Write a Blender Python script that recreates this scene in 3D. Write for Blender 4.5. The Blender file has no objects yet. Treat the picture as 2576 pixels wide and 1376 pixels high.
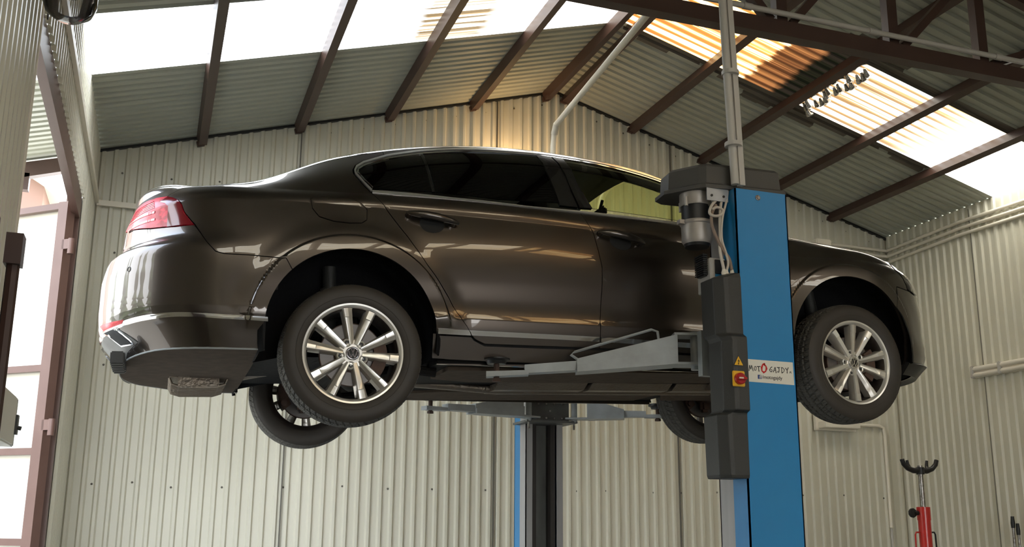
import bpy, bmesh, math, random
import numpy as np
from mathutils import Vector, Matrix
from mathutils.geometry import delaunay_2d_cdt
random.seed(7)
sc = bpy.context.scene
# ------------------------------------------------------------------ camera, world, sun, exposure
cam_d = bpy.data.cameras.new('camera'); cam = bpy.data.objects.new('camera', cam_d); sc.collection.objects.link(cam); sc.camera = cam
F_PX, CY, YAW, PITCH, ROLL = 2501.25, 740.25, 0.341863, 0.222908, 0.007255
CAMH = 1.5
_f = Vector((math.sin(YAW)*math.cos(PITCH), math.cos(YAW)*math.cos(PITCH), math.sin(PITCH)))
_r = Vector((math.cos(YAW), -math.sin(YAW), 0)); _u = _r.cross(_f)
_r2 = _r*math.cos(ROLL)+_u*math.sin(ROLL); _u2 = -_r*math.sin(ROLL)+_u*math.cos(ROLL)
cam.matrix_world = Matrix(((_r2.x,_u2.x,-_f.x,0),(_r2.y,_u2.y,-_f.y,0),(_r2.z,_u2.z,-_f.z,CAMH),(0,0,0,1)))
cam_d.sensor_width = 36; cam_d.lens = F_PX*36/2576; cam_d.shift_y = (CY-688)/2576
cam_d.clip_start = .05; cam_d.clip_end = 200
w = bpy.data.worlds.new('world'); sc.world = w; w.use_nodes = True
nt = w.node_tree; bg = nt.nodes['Background']
tc = nt.nodes.new('ShaderNodeTexCoord'); sep = nt.nodes.new('ShaderNodeSeparateXYZ'); cr = nt.nodes.new('ShaderNodeValToRGB')
nt.links.new(tc.outputs['Generated'], sep.inputs[0]); nt.links.new(sep.outputs['Z'], cr.inputs[0]); nt.links.new(cr.outputs[0], bg.inputs[0])
cr.color_ramp.elements[0].color = (.95,.95,.93,1); cr.color_ramp.elements[1].color = (.55,.72,1,1); cr.color_ramp.elements[1].position=.9
bg.inputs[1].default_value = 7.0
sd = bpy.data.lights.new('sun','SUN'); sun = bpy.data.objects.new('sun', sd); sc.collection.objects.link(sun)
sd.energy = 22; sd.angle = math.radians(2.5); sd.color = (1,.93,.82)
sun.rotation_euler = Vector((-.30,.42,-.86)).to_track_quat('-Z','Y').to_euler()
sc.view_settings.view_transform = 'Standard'; sc.view_settings.look = 'None'; sc.view_settings.gamma = 1
sc.view_settings.use_curve_mapping = False; sc.view_settings.exposure = 0.22
sc.cycles.max_bounces = 12; sc.cycles.diffuse_bounces = 6; sc.cycles.transparent_max_bounces = 16
sc.cycles.sample_clamp_indirect = 12
# ------------------------------------------------------------------ materials
def mat(name, col, rough=.5, metal=0, coat=0, noise=None, bump=None, spec=.5, trans=0, ior=1.45):
    m = bpy.data.materials.new(name); m.use_nodes = True; n = m.node_tree; b = n.nodes['Principled BSDF']
    b.inputs['Base Color'].default_value = (*col,1); b.inputs['Roughness'].default_value = rough
    b.inputs['Metallic'].default_value = metal; b.inputs['Coat Weight'].default_value = coat; b.inputs['Coat Roughness'].default_value=.03
    b.inputs['Specular IOR Level'].default_value = spec; b.inputs['Transmission Weight'].default_value = trans; b.inputs['IOR'].default_value = ior
    if noise:   # (scale, amount, colour2 [, stretch])
        t = n.nodes.new('ShaderNodeTexCoord'); mp = n.nodes.new('ShaderNodeMapping'); no = n.nodes.new('ShaderNodeTexNoise'); r = n.nodes.new('ShaderNodeValToRGB')
        n.links.new(t.outputs['Object'], mp.inputs[0]); n.links.new(mp.outputs[0], no.inputs[0]); n.links.new(no.outputs['Fac'], r.inputs[0]); n.links.new(r.outputs[0], b.inputs['Base Color'])
        no.inputs['Scale'].default_value = noise[0]; no.inputs['Detail'].default_value = 6
        if len(noise)>3: mp.inputs['Scale'].default_value = noise[3]
        r.color_ramp.elements[0].position = .5-noise[1]; r.color_ramp.elements[1].position = .5+noise[1]
        r.color_ramp.elements[0].color = (*noise[2],1); r.color_ramp.elements[1].color = (*col,1)
    if bump:
        t = n.nodes.new('ShaderNodeTexCoord'); no = n.nodes.new('ShaderNodeTexNoise'); bu = n.nodes.new('ShaderNodeBump')
        n.links.new(t.outputs['Object'], no.inputs[0]); n.links.new(no.outputs['Fac'], bu.inputs['Height']); n.links.new(bu.outputs[0], b.inputs['Normal'])
        no.inputs['Scale'].default_value = bump[0]; bu.inputs['Strength'].default_value = bump[1]; bu.inputs['Distance'].default_value = .01
    return m
M = {}
M['wall'] = mat('wall_sheet_cream', (.61,.59,.485), .36, noise=(1.3,.28,(.54,.52,.42),(1,1,.35)), spec=.5)
M['roof'] = mat('roof_sheet_greygreen', (.42,.43,.36), .45, noise=(1.5,.3,(.34,.35,.29)))
M['brown'] = mat('brown_steel_paint', (.068,.037,.028), .42, noise=(4,.3,(.050,.027,.021)))
M['brownlt'] = mat('brown_steel_gate', (.145,.080,.062), .42, noise=(4,.3,(.11,.058,.044)))
M['floor'] = mat('concrete_floor', (.24,.235,.21), .6, noise=(2,.3,(.18,.175,.16)))
M['blue'] = mat('blue_lift_paint', (.022,.225,.50), .36, noise=(9,.42,(.018,.205,.47)), coat=.15)
M['lgrey'] = mat('grey_arm_paint', (.40,.43,.44), .42, noise=(7,.22,(.27,.28,.27)))
M['railgrey'] = mat('grey_column_lip', (.42,.41,.40), .45, noise=(10,.25,(.30,.29,.28),(1,1,.1)))
M['carriage'] = mat('lift_carriage_grey', (.13,.135,.125), .45, noise=(8,.2,(.08,.075,.07)))
M['blackrail'] = mat('greased_rail', (.018,.016,.015), .28, noise=(30,.3,(.05,.04,.035),(1,1,.03)))
M['plastic'] = mat('dark_grey_plastic', (.036,.036,.033), .50, bump=(300,.15))
M['blackp'] = mat('black_plastic', (.014,.014,.014), .4)
M['alum'] = mat('cast_aluminium', (.42,.39,.35), .42, metal=.35, noise=(12,.3,(.33,.30,.27)))
M['steel'] = mat('bare_steel', (.42,.41,.39), .3, metal=.9, noise=(40,.2,(.16,.13,.11)))
M['zinc'] = mat('zinc_plate', (.50,.52,.54), .35, metal=.4, noise=(6,.2,(.30,.31,.33)))
M['chrome'] = mat('chrome_trim', (.80,.80,.80), .10, metal=1)
M['satin'] = mat('satin_chrome', (.90,.90,.88), .30, metal=.9)
M['paint'] = mat('metallic_brown_paint', (.084,.070,.059), .28, metal=.88, coat=1)
M['paint'].node_tree.nodes['Principled BSDF'].inputs['Coat Roughness'].default_value=.015
M['sill'] = M['paint']
M['tyre'] = mat('tyre_rubber', (.036,.032,.027), .55, noise=(9,.3,(.050,.041,.033)))
M['tread'] = mat('tyre_tread', (.105,.098,.086), .75, noise=(25,.3,(.07,.066,.058)))
M['rimlt'] = mat('alloy_machined', (.92,.90,.86), .30, metal=.8)
M['rimdk'] = mat('alloy_grey', (.62,.59,.54), .36, metal=.75)
M['rimin'] = mat('rim_barrel', (.16,.15,.14), .35, metal=.8, noise=(20,.3,(.09,.07,.06)))
M['rust'] = mat('rusty_iron', (.10,.055,.038), .7, noise=(25,.3,(.05,.034,.028)))
M['disc'] = mat('brake_disc', (.14,.13,.125), .42, metal=.7)
M['under'] = mat('underbody_felt', (.105,.080,.060), .85, noise=(18,.3,(.070,.054,.042)), spec=.08)
M['underblk'] = mat('underbody_black', (.012,.011,.010), .7, spec=.1)
M['liner'] = mat('wheel_liner', (.010,.010,.011), .75, bump=(40,.3), spec=.15)
M['heat'] = mat('heat_shield', (.22,.19,.155), .38, metal=.8, bump=(60,.4), noise=(14,.25,(.2,.16,.12)))
M['red'] = mat('red_enamel', (.55,.018,.014), .32, coat=.4)
M['yellow'] = mat('yellow_plastic', (.75,.42,.02), .4)
M['redp'] = mat('red_plastic', (.40,.010,.012), .3, coat=.5)
M['white'] = mat('white_plastic', (.68,.64,.54), .45)
M['pvc'] = mat('cream_pvc', (.72,.67,.56), .45)
M['pvcgrey'] = mat('grey_pvc', (.46,.44,.40), .42)
M['cable'] = mat('cable_cream', (.52,.47,.40), .5)
M['cabled'] = mat('cable_brown', (.22,.16,.12), .5)
M['signw'] = mat('sign_white', (.72,.70,.62), .35)
M['ink'] = mat('black_ink', (.008,.008,.008), .4)
M['redink'] = mat('red_ink', (.55,.01,.01), .4)
M['fbblue'] = mat('blue_ink', (.04,.07,.22), .4)
M['interior'] = mat('cabin_black', (.015,.015,.015), .8)
M['headliner'] = mat('headliner_grey', (.50,.52,.47), .9)
M['pink'] = mat('pink_plaster', (.21,.13,.10), .8)
M['ground'] = mat('yard_paving', (.16,.155,.14), .8)
M['leaf'] = mat('conifer_green', (.05,.075,.03), .8)
M['bark'] = mat('tree_bark', (.10,.07,.05), .9)
M['foil'] = mat('crumpled_foil', (.35,.33,.30), .25, metal=.9, bump=(40,1.0))
def glassmat(name, tint, gloss=.04):
    m = bpy.data.materials.new(name); m.use_nodes=True; n=m.node_tree; n.nodes.remove(n.nodes['Principled BSDF']); o=n.nodes['Material Output']
    t=n.nodes.new('ShaderNodeBsdfTransparent'); g=n.nodes.new('ShaderNodeBsdfGlossy'); mx=n.nodes.new('ShaderNodeMixShader'); fr=n.nodes.new('ShaderNodeFresnel')
    t.inputs[0].default_value=(*tint,1); g.inputs['Roughness'].default_value=.01; g.inputs['Color'].default_value=(.9,.9,.9,1); fr.inputs[0].default_value=1.5
    n.links.new(fr.outputs[0],mx.inputs[0]); n.links.new(t.outputs[0],mx.inputs[1]); n.links.new(g.outputs[0],mx.inputs[2]); n.links.new(mx.outputs[0],o.inputs[0])
    return m
M['tint'] = glassmat('privacy_glass', (.004,.004,.005))
M['glass'] = glassmat('green_glass', (.92,.97,.66))
M['clear'] = glassmat('clear_glass', (.86,.86,.86))
def skylight_mat(name, mode):
    """corrugated translucent sheet: daylight passes diffusely; stains differ along the sheet (object x) """
    m = bpy.data.materials.new(name); m.use_nodes=True; n=m.node_tree; n.nodes.remove(n.nodes['Principled BSDF']); o=n.nodes['Material Output']
    tr=n.nodes.new('ShaderNodeBsdfTranslucent'); di=n.nodes.new('ShaderNodeBsdfDiffuse'); mx=n.nodes.new('ShaderNodeMixShader')
    tcx=n.nodes.new('ShaderNodeTexCoord'); sp=n.nodes.new('ShaderNodeSeparateXYZ'); n.links.new(tcx.outputs['Object'],sp.inputs[0])
    mp=n.nodes.new('ShaderNodeMapping'); mp.inputs['Scale'].default_value=(.45,34,1); n.links.new(tcx.outputs['Object'],mp.inputs[0])
    no=n.nodes.new('ShaderNodeTexNoise'); no.inputs['Scale'].default_value=1.0; no.inputs['Detail'].default_value=5; n.links.new(mp.outputs[0],no.inputs[0])
    nb=n.nodes.new('ShaderNodeTexNoise'); nb.inputs['Scale'].default_value=9; n.links.new(tcx.outputs['Object'],nb.inputs[0])
    ad=n.nodes.new('ShaderNodeMath'); ad.operation='MULTIPLY_ADD'; n.links.new(nb.outputs['Fac'],ad.inputs[0]); ad.inputs[1].default_value=.10; n.links.new(sp.outputs['X'],ad.inputs[2])
    mr=n.nodes.new('ShaderNodeMapRange'); n.links.new(ad.outputs[0],mr.inputs[0])
    x0,x1 = (3.4,7.4) if mode=='amber' else (-.8,3.6)
    mr.inputs[1].default_value=x0; mr.inputs[2].default_value=x1
    ra=n.nodes.new('ShaderNodeValToRGB'); n.links.new(mr.outputs[0],ra.inputs[0]); el=ra.color_ramp.elements
    rb=n.nodes.new('ShaderNodeValToRGB'); n.links.new(mr.outputs[0],rb.inputs[0]); e2=rb.color_ramp.elements
    if mode=='amber':
        st=[(0,(.80,.52,.20)),(.24,(.85,.62,.30)),(.315,(.85,.60,.28)),(.325,(.085,.034,.010)),(.385,(.075,.030,.010)),(.40,(.004,.003,.002)),(.465,(.004,.003,.002)),(.475,(.88,.80,.62)),(.7,(.9,.87,.78)),(1,(.92,.9,.84))]
        s2=[(0,(.20,.07,.015)),(.24,(.24,.09,.02)),(.315,(.30,.12,.03)),(.325,(.035,.012,.004)),(.385,(.03,.011,.004)),(.40,(.002,.002,.001)),(.465,(.002,.002,.001)),(.475,(.15,.08,.03)),(.7,(.18,.11,.05)),(.85,(.6,.5,.35)),(1,(.85,.78,.62))]
    elif mode=='white':
        st=[(0,(.9,.9,.88)),(.53,(.9,.9,.88)),(.57,(.42,.38,.30)),(.68,(.50,.46,.36)),(.72,(.9,.88,.84)),(1,(.88,.84,.76))]
        s2=[(0,(.82,.82,.78)),(.53,(.8,.8,.76)),(.57,(.13,.085,.04)),(.68,(.15,.10,.05)),(.72,(.75,.68,.55)),(1,(.70,.62,.48))]
    else:
        st=[(0,(.92,.88,.78)),(.5,(.92,.86,.72)),(1,(.92,.80,.58))]; s2=[(0,(.8,.72,.55)),(.5,(.75,.62,.40)),(1,(.7,.50,.25))]
    for els,lst in ((el,st),(e2,s2)):
        els[0].position=lst[0][0]; els[0].color=(*lst[0][1],1); els[1].position=lst[-1][0]; els[1].color=(*lst[-1][1],1)
        for p_,c_ in lst[1:-1]:
            k=els.new(p_); k.color=(*c_,1)
    gt=n.nodes.new('ShaderNodeMapRange'); gt.inputs[1].default_value=.42; gt.inputs[2].default_value=.55
    # the streaks follow the ribs of the sheet
    fy=n.nodes.new('ShaderNodeMath'); fy.operation='MULTIPLY'; n.links.new(sp.outputs['Y'],fy.inputs[0]); fy.inputs[1].default_value=2*math.pi/.0975
    sn=n.nodes.new('ShaderNodeMath'); sn.operation='SINE'; n.links.new(fy.outputs[0],sn.inputs[0])
    pw=n.nodes.new('ShaderNodeMapRange'); n.links.new(sn.outputs[0],pw.inputs[0]); pw.inputs[1].default_value=.70; pw.inputs[2].default_value=1.0; pw.inputs[3].default_value=0; pw.inputs[4].default_value=.30 if mode=='amber' else .10
    sb=n.nodes.new('ShaderNodeMath'); sb.operation='SUBTRACT'; n.links.new(no.outputs['Fac'],sb.inputs[0]); n.links.new(pw.outputs[0],sb.inputs[1]); n.links.new(sb.outputs[0],gt.inputs[0])
    mc=n.nodes.new('ShaderNodeMix'); mc.data_type='RGBA'; n.links.new(gt.outputs[0],mc.inputs[0]); n.links.new(rb.outputs[0],mc.inputs[6]); n.links.new(ra.outputs[0],mc.inputs[7])
    n.links.new(mc.outputs[2],tr.inputs[0]); n.links.new(mc.outputs[2],di.inputs[0]); mx.inputs[0].default_value=.35
    n.links.new(tr.outputs[0],mx.inputs[1]); n.links.new(di.outputs[0],mx.inputs[2]); n.links.new(mx.outputs[0],o.inputs[0])
    return m
M['skyw'] = skylight_mat('translucent_white_sheet','white'); M['skyc'] = skylight_mat('translucent_yellowed_sheet','cream'); M['skya'] = skylight_mat('translucent_stained_sheet','amber')
# ------------------------------------------------------------------ helpers
C = sc.collection
def finish(name, me, mats, parent=None, smooth=False, label=None, cat=None, group=None, kind=None, loc=None, rot=None):
    o = bpy.data.objects.new(name, me); C.objects.link(o)
    for m in (mats if isinstance(mats,(list,tuple)) else [mats]): me.materials.append(m)
    if smooth:
        for p_ in me.polygons: p_.use_smooth = True
    if parent: o.parent = parent
    if label: o['label']=label
    if cat: o['category']=cat
    if group: o['group']=group
    if kind: o['kind']=kind
    if loc: o.location = loc
    if rot: o.rotation_euler = rot
    return o
class MB:
    """collects simple solids into one mesh"""
    def __init__(s): s.v=[]; s.f=[]; s.mi=[]; s.sm=[]
    def add(s, vs, fs, mi=0, sm=False):
        b=len(s.v); s.v+= [tuple(v) for v in vs]; s.f+=[tuple(i+b for i in f) for f in fs]; s.mi+=[mi]*len(fs); s.sm+=[sm]*len(fs); return s
    def box(s, lo, hi, mi=0, bev=0):
        x0,y0,z0=[min(a,b) for a,b in zip(lo,hi)]; x1,y1,z1=[max(a,b) for a,b in zip(lo,hi)]
        if bev<=0:
            return s.add([(x0,y0,z0),(x1,y0,z0),(x1,y1,z0),(x0,y1,z0),(x0,y0,z1),(x1,y0,z1),(x1,y1,z1),(x0,y1,z1)],
              [(0,3,2,1),(4,5,6,7),(0,1,5,4),(1,2,6,5),(2,3,7,6),(3,0,4,7)],mi)
        bm=bmesh.new(); bmesh.ops.create_cube(bm,size=1)
        for v in bm.verts: v.co=Vector(((x0+x1)/2+v.co.x*(x1-x0),(y0+y1)/2+v.co.y*(y1-y0),(z0+z1)/2+v.co.z*(z1-z0)))
        bmesh.ops.bevel(bm,geom=bm.edges[:],offset=min(bev,.45*min(x1-x0,y1-y0,z1-z0)),segments=2,affect='EDGES')
        bm.verts.index_update(); s.add([v.co[:] for v in bm.verts],[[v.index for v in f.verts] for f in bm.faces],mi); bm.free(); return s
    def tube(s, pts, r, n=10, mi=0, cap=True, closed=False):
        P=[Vector(p_) for p_ in pts]; m=len(P); vs=[]; up=None
        R=r if isinstance(r,(list,tuple)) else [r]*m
        for i,p_ in enumerate(P):
            if closed: t=(P[(i+1)%m]-P[i-1])
            else: t=(P[min(i+1,m-1)]-P[max(i-1,0)])
            t.normalize()
            if up is None: up=t.orthogonal().normalized()
            else:
                up=(up-t*up.dot(t)); up = up.normalized() if up.length>1e-6 else t.orthogonal().normalized()
            b=t.cross(up)
            for k in range(n):
                a=2*math.pi*k/n; vs.append(p_+(up*math.cos(a)+b*math.sin(a))*R[i])
        fs=[]
        for i in range(m if closed else m-1):
            j=(i+1)%m
            for k in range(n): fs.append((i*n+k,i*n+(k+1)%n,j*n+(k+1)%n,j*n+k))
        s.add(vs,fs,mi,True)
        if cap and not closed:
            s.add(vs[:n],[tuple(reversed(range(n)))],mi); s.add(vs[-n:],[tuple(range(n))],mi)
        return s
    def prism(s, poly, a, b, axis='y', mi=0):
        """2-D polygon extruded from a to b along axis"""
        def mk(p_,t): return {'y':(p_[0],t,p_[1]),'x':(t,p_[0],p_[1]),'z':(p_[0],p_[1],t)}[axis]
        n=len(poly); vs=[mk(p_,a) for p_ in poly]+[mk(p_,b) for p_ in poly]
        ar=sum(poly[i][0]*poly[(i+1)%n][1]-poly[(i+1)%n][0]*poly[i][1] for i in range(n))
        fs=[tuple(range(n)),tuple(reversed(range(n,2*n)))]+[(i,i+n,(i+1)%n+n,(i+1)%n) for i in range(n)]
        flip = (ar>0)==(b>a)
        if axis=='y': flip = not flip
        if not flip: fs=[tuple(reversed(f)) for f in fs]
        return s.add(vs,fs,mi)
    def lathe(s, prof, n=48, axis='y', c=(0,0,0), mi=0, closed=False, a0=0, a1=2*math.pi):
        full=abs(a1-a0-2*math.pi)<1e-6; k=n if full else n+1; vs=[]
        for i in range(k):
            a=a0+(a1-a0)*i/n
            for r,h in prof:
                if axis=='y': vs.append((c[0]+r*math.cos(a),c[1]+h,c[2]+r*math.sin(a)))
                elif axis=='z': vs.append((c[0]+r*math.cos(a),c[1]+r*math.sin(a),c[2]+h))
                else: vs.append((c[0]+h,c[1]+r*math.cos(a),c[2]+r*math.sin(a)))
        m=len(prof); fs=[]
        for i in range(n):
            j=(i+1)%k
            for q in range(m if closed else m-1):
                q2=(q+1)%m; fs.append((i*m+q,i*m+q2,j*m+q2,j*m+q))
        return s.add(vs,fs,mi,True)
    def obj(s, name, mats, parent=None, fix=True, **kw):
        me=bpy.data.meshes.new(name); me.from_pydata(s.v,[],s.f); 
        me.polygons.foreach_set('material_index',s.mi); me.polygons.foreach_set('use_smooth',s.sm); me.update()
        if fix:
            bm=bmesh.new(); bm.from_mesh(me); bmesh.ops.remove_doubles(bm,verts=bm.verts,dist=1e-6); bmesh.ops.recalc_face_normals(bm,faces=bm.faces); bm.to_mesh(me); bm.free()
            if any(s.sm):
                me.set_sharp_from_angle(angle=math.radians(38))
        return finish(name, me, mats, parent, **kw)
def empty(name, loc=(0,0,0), rot=(0,0,0), label=None, cat=None, group=None, parent=None, kind=None):
    o=bpy.data.objects.new(name,None); C.objects.link(o); o.location=loc; o.rotation_euler=rot; o.empty_display_size=.1
    if parent: o.parent=parent
    if label: o['label']=label
    if cat: o['category']=cat
    if group: o['group']=group
    if kind: o['kind']=kind
    return o
def arcpts(c, r, a0, a1, n): return [(c[0]+r*math.cos(a0+(a1-a0)*i/n), c[1]+r*math.sin(a0+(a1-a0)*i/n)) for i in range(n+1)]
def text_mesh(body, size, ext=.0008):
    cu=bpy.data.curves.new('t','FONT'); cu.body=body; cu.size=size; cu.extrude=ext; o=bpy.data.objects.new('t',cu); C.objects.link(o)
    me=bpy.data.meshes.new_from_object(o.evaluated_get(bpy.context.evaluated_depsgraph_get())); bpy.data.objects.remove(o); bpy.data.curves.remove(cu); return me

# ================================================================== THE HALL
YB, XL, XR_ = 8.5, -.63, 7.35; ZE = 4.47; SL=.2852; XA=3.46; YF=-7.0
def roofz(x): return ZE+SL*(x-XL) if x<XA else ZE+SL*(XA-XL)-SL*(x-XA)
PITCHC=.0975
def profile(L, start=0, depth=.020):
    out=[]; u=-start
    while u<L+PITCHC:
        for du,d in ((0,0),(.050,0),(.063,depth),(.0845,depth)): out.append((u+du,d))
        u+=PITCHC
    res=[]
    for i,(a,d) in enumerate(out):
        if 0<=a<=L: res.append((a,d))
        elif a<0 and i+1<len(out) and out[i+1][0]>0:
            b,e=out[i+1]; res.append((0,d+(e-d)*(0-a)/(b-a)))
        elif a>L and out[i-1][0]<L:
            b,e=out[i-1]; res.append((L,e+(d-e)*(L-b)/(a-b))); break
    return res
def sheet(name, fn, L, zb, zt, m, start=0, depth=.020, fix=False, inner=1, **kw):
    """vertical ribbed sheet: fn(u,d)->(x,y) ; zb/zt functions of (x,y)"""
    pr=profile(L,start,depth); vs=[]; fs=[]
    for u,d in pr:
        x,y=fn(u,d); vs+=[(x,y,zb(x,y)),(x,y,zt(x,y))]
    for i in range(len(pr)-1): fs.append((2*i,2*i+2,2*i+3,2*i+1))
    return vs,fs
# back wall: three runs of sheet with lapped seams
mb=MB()
for a,b in ((XL,1.02),(1.02,2.86),(2.86,4.72),(4.72,XR_)):
    vs,fs=sheet('',lambda u,d,a=a:(a+u,YB-d),b-a,lambda x,y:0,lambda x,y:roofz(x)+.004,None,start=.03); mb.add(vs,fs)
    if b<XR_: mb.box((b-.004,YB-.022,0),(b+.004,YB-.001,roofz(b)-.03),1)
random.seed(3)
for zz in (.9,1.75,2.7,3.6,4.3):
    x=XL+.2
    while x<XR_:
        if zz<roofz(x)-.1: mb.lathe([(0,-.006),(.008,-.005),(.009,0)],8,'y',(x,YB-.001,zz+random.uniform(-.02,.02)),1)
        x+=PITCHC*random.choice((3,4,5))
x=XL+.15
while x<XR_: 
    mb.lathe([(0,-.006),(.008,-.005),(.009,0)],8,'y',(x,YB-.001,roofz(x)-.12),1); x+=PITCHC*3
M['seam']=mat('sheet_seam',(.12,.11,.09),.6)
wall_back=mb.obj('wall_back',[M['wall'],M['seam']],kind='structure',fix=False)
# right wall
mb=MB()
vs,fs=sheet('',lambda u,d:(XR_-d,YB-u),YB-YF,lambda x,y:0,lambda x,y:ZE+.068,None,start=.02); mb.add(vs,[tuple(reversed(f)) for f in fs])
for yy in (7.28,5.4,3.5): mb.box((XR_-.022,yy-.004,0),(XR_,yy+.004,ZE+.03),1)
mb.obj('wall_right',[M['wall'],M['seam']],kind='structure',fix=False)
# left wall: far strip, panel above the gate opening, near part
G0,G1,GZ=4.47,7.50,3.735
mb=MB()
def lw(y0,y1,z0,z1):
    vs,fs=sheet('',lambda u,d:(XL+d,y0+u),y1-y0,lambda x,y:z0,lambda x,y:z1,None); mb.add(vs,[tuple(reversed(f)) for f in fs])
lw(G1+.05,YB,0,ZE); lw(G0,G1+.05,GZ,ZE); lw(YF,G0,0,ZE)
mb.box((XL-.01,G0-.02,0),(XL+.004,G0+.004,GZ),0)   # flashing at the near jamb
mb.obj('wall_left',[M['wall']],kind='structure',fix=False)
mb=MB()
for a,b,z0 in ((XL,.4,0),(.4,5.0,3.2),(5.0,XR_,0)):
    vs,fs=sheet('',lambda u,d,a=a:(a+u,YF+d),b-a,lambda x,y,z0=z0:z0,lambda x,y:roofz(x),None); mb.add(vs,[tuple(reversed(f)) for f in fs])
mb.obj('wall_front',[M['brownlt']],kind='structure',fix=False)
mb=MB(); mb.box((XL,YF,-.1),(XR_,YB,0)); mb.obj('floor',[M['floor']],kind='structure')
# trims
mb=MB()
for a,b in ((XL,XA),(XA,XR_)):
    mb.prism([(a,roofz(a)-.024),(b,roofz(b)-.024),(b,roofz(b)-.005),(a,roofz(a)-.005)],YB-.035,YB-.002,'y')
mb.obj('trim_1',[M['blackp']],kind='structure')
mb=MB(); mb.prism([(XL+.02,4.05),(XL+.045,4.05),(XL+.045,4.00),(XL+.02,4.00)],YF,YB,'y'); mb.obj('trim_2',[M['pvc']],kind='structure')
mb=MB(); mb.box((XL+.03,YB-.045,3.985),(.6,YB-.018,4.03)); mb.obj('trim_3',[M['pvc']],kind='structure')
# roof sheets with skylight bands
BANDS=[(6.05,7.0),(-.7,.35)]
def roofsheet(side, y0, y1, m, name, kindn, over=0, x0=None, x1=None, dz=0):
    pr=profile(y1-y0,0,.018); vs=[]; 
    a,b=(XL-.72,XA) if side=='L' else (XA,XR_+.05)
    if x0 is not None: a,b=x0,x1
    xs=np.linspace(a,b,81)
    for u,d in pr:
        for x in xs: vs.append((x,y0+u,roofz(x)+d+dz))
    n=len(xs); fs=[(i*n+j,i*n+j+1,(i+1)*n+j+1,(i+1)*n+j) for i in range(len(pr)-1) for j in range(n-1)]
    return vs,fs
M['soot']=mat('sooty_sheet',(.045,.036,.028),.6,noise=(3,.35,(.16,.14,.11),(1,14,1)))
for side,nm in (('L','ceiling_left'),('R','ceiling_right')):
    mb=MB(); ys=[YF-.1]+[q for b_ in sorted(BANDS) for q in b_]+[YB+.15]
    for i in range(0,len(ys),2):
        vs,fs=roofsheet(side,ys[i]-(.03 if i else 0),ys[i+1]+.03,None,'','',dz=.0)
        if side=='L': mb.add(vs,fs)
        else:
            for f in fs:
                x=sum(vs[q][0] for q in f)/4; y=sum(vs[q][1] for q in f)/4; wv=.03*math.sin(x*7)+.02*math.sin(x*17)
                st=(6.9<y<7.09+wv and 3.5<x<6.6) or (5.98<y<6.2 and 4.8<x<7.0) or (5.80+wv*.3<y<6.2 and 4.9<x<5.5) or (6.9<y<7.22+wv and 4.75<x<5.5)
                mb.mi.append(1 if st else 0)
            b0=len(mb.v); mb.v+=vs; mb.f+=[tuple(q+b0 for q in f) for f in fs]; mb.sm+=[False]*len(fs)
    mb.obj('ceiling' if side=='L' else 'ceiling.001',[M['roof'],M['soot']],kind='structure',fix=False)
k=1
for side in 'LR':
    for y0,y1 in BANDS:
        vs,fs=roofsheet(side,y0-.16,y1+.16,None,'','',dz=.014); mb=MB(); mb.add(vs,fs)
        mb.obj('window_%d'%k,[(M['skyw'] if y0>5 else M['skyc']) if side=='L' else M['skya']],kind='structure',fix=False); k+=1
# burnt soot stain rims beside the stained skylight: dark lapped sheet edges
# crumpled foil along the torn sheet
mb=MB(); random.seed(5); yy=6.12
while yy<6.95:
    x=5.17+random.uniform(-.03,.05); mb.tube([(x+.03,yy,roofz(x+.03)-.020),(x+.07,yy+.02,roofz(x+.07)-.042-random.uniform(0,.015)),(x+.12,yy+.03,roofz(x+.12)-.022)],[.012,.028,.012],7); yy+=.055
mb.obj('foil_strip',[M['foil']],label='crumpled silver foil strip at the charred edge of the stained skylight',cat='foil')
# purlins (C sections), one thing each
PX=[.165,.98,1.79,2.60,3.345,3.575,4.30,5.09,5.90,6.65]
ordn=['leftmost brown steel purlin under the left roof slope','second brown purlin from the left wall','third brown purlin from the left wall, over the car boot','fourth brown purlin from the left wall, over the car roof','brown ridge purlin on the left side of the roof peak','brown ridge purlin on the right side of the roof peak, above the diagonal pipe','brown purlin crossing the amber part of the stained skylight','brown purlin crossing the charred part of the stained skylight','brown purlin crossing the white part of the right skylight, behind the blue post top','brown purlin nearest the right wall']
for i,x in enumerate(PX):
    s=1 if x<XA else -1; h=.085; t=.035
    z=roofz(x)-.004; c=math.atan(SL)*s
    def rr(u,v): return (x+u*math.cos(c)-v*math.sin(c), z+u*math.sin(c)+v*math.cos(c))
    mb=MB(); o=.034 if s<0 else -.034
    poly=[rr(-t,0),rr(-t,-h),rr(t,-h),rr(t,0)]
    mb.prism(poly,YF,YB-.03,'y')
    mb.prism([rr(-t-.012,-h*.55),rr(-t-.012,-h-.006),rr(t*.4,-h-.006),rr(t*.4,-h*.55)],YB-.05,YB-.02,'y')
    mb.obj('purlin',[M['brown']],label=ordn[i],cat='beam',group='brown steel purlins under the roof')
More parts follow.
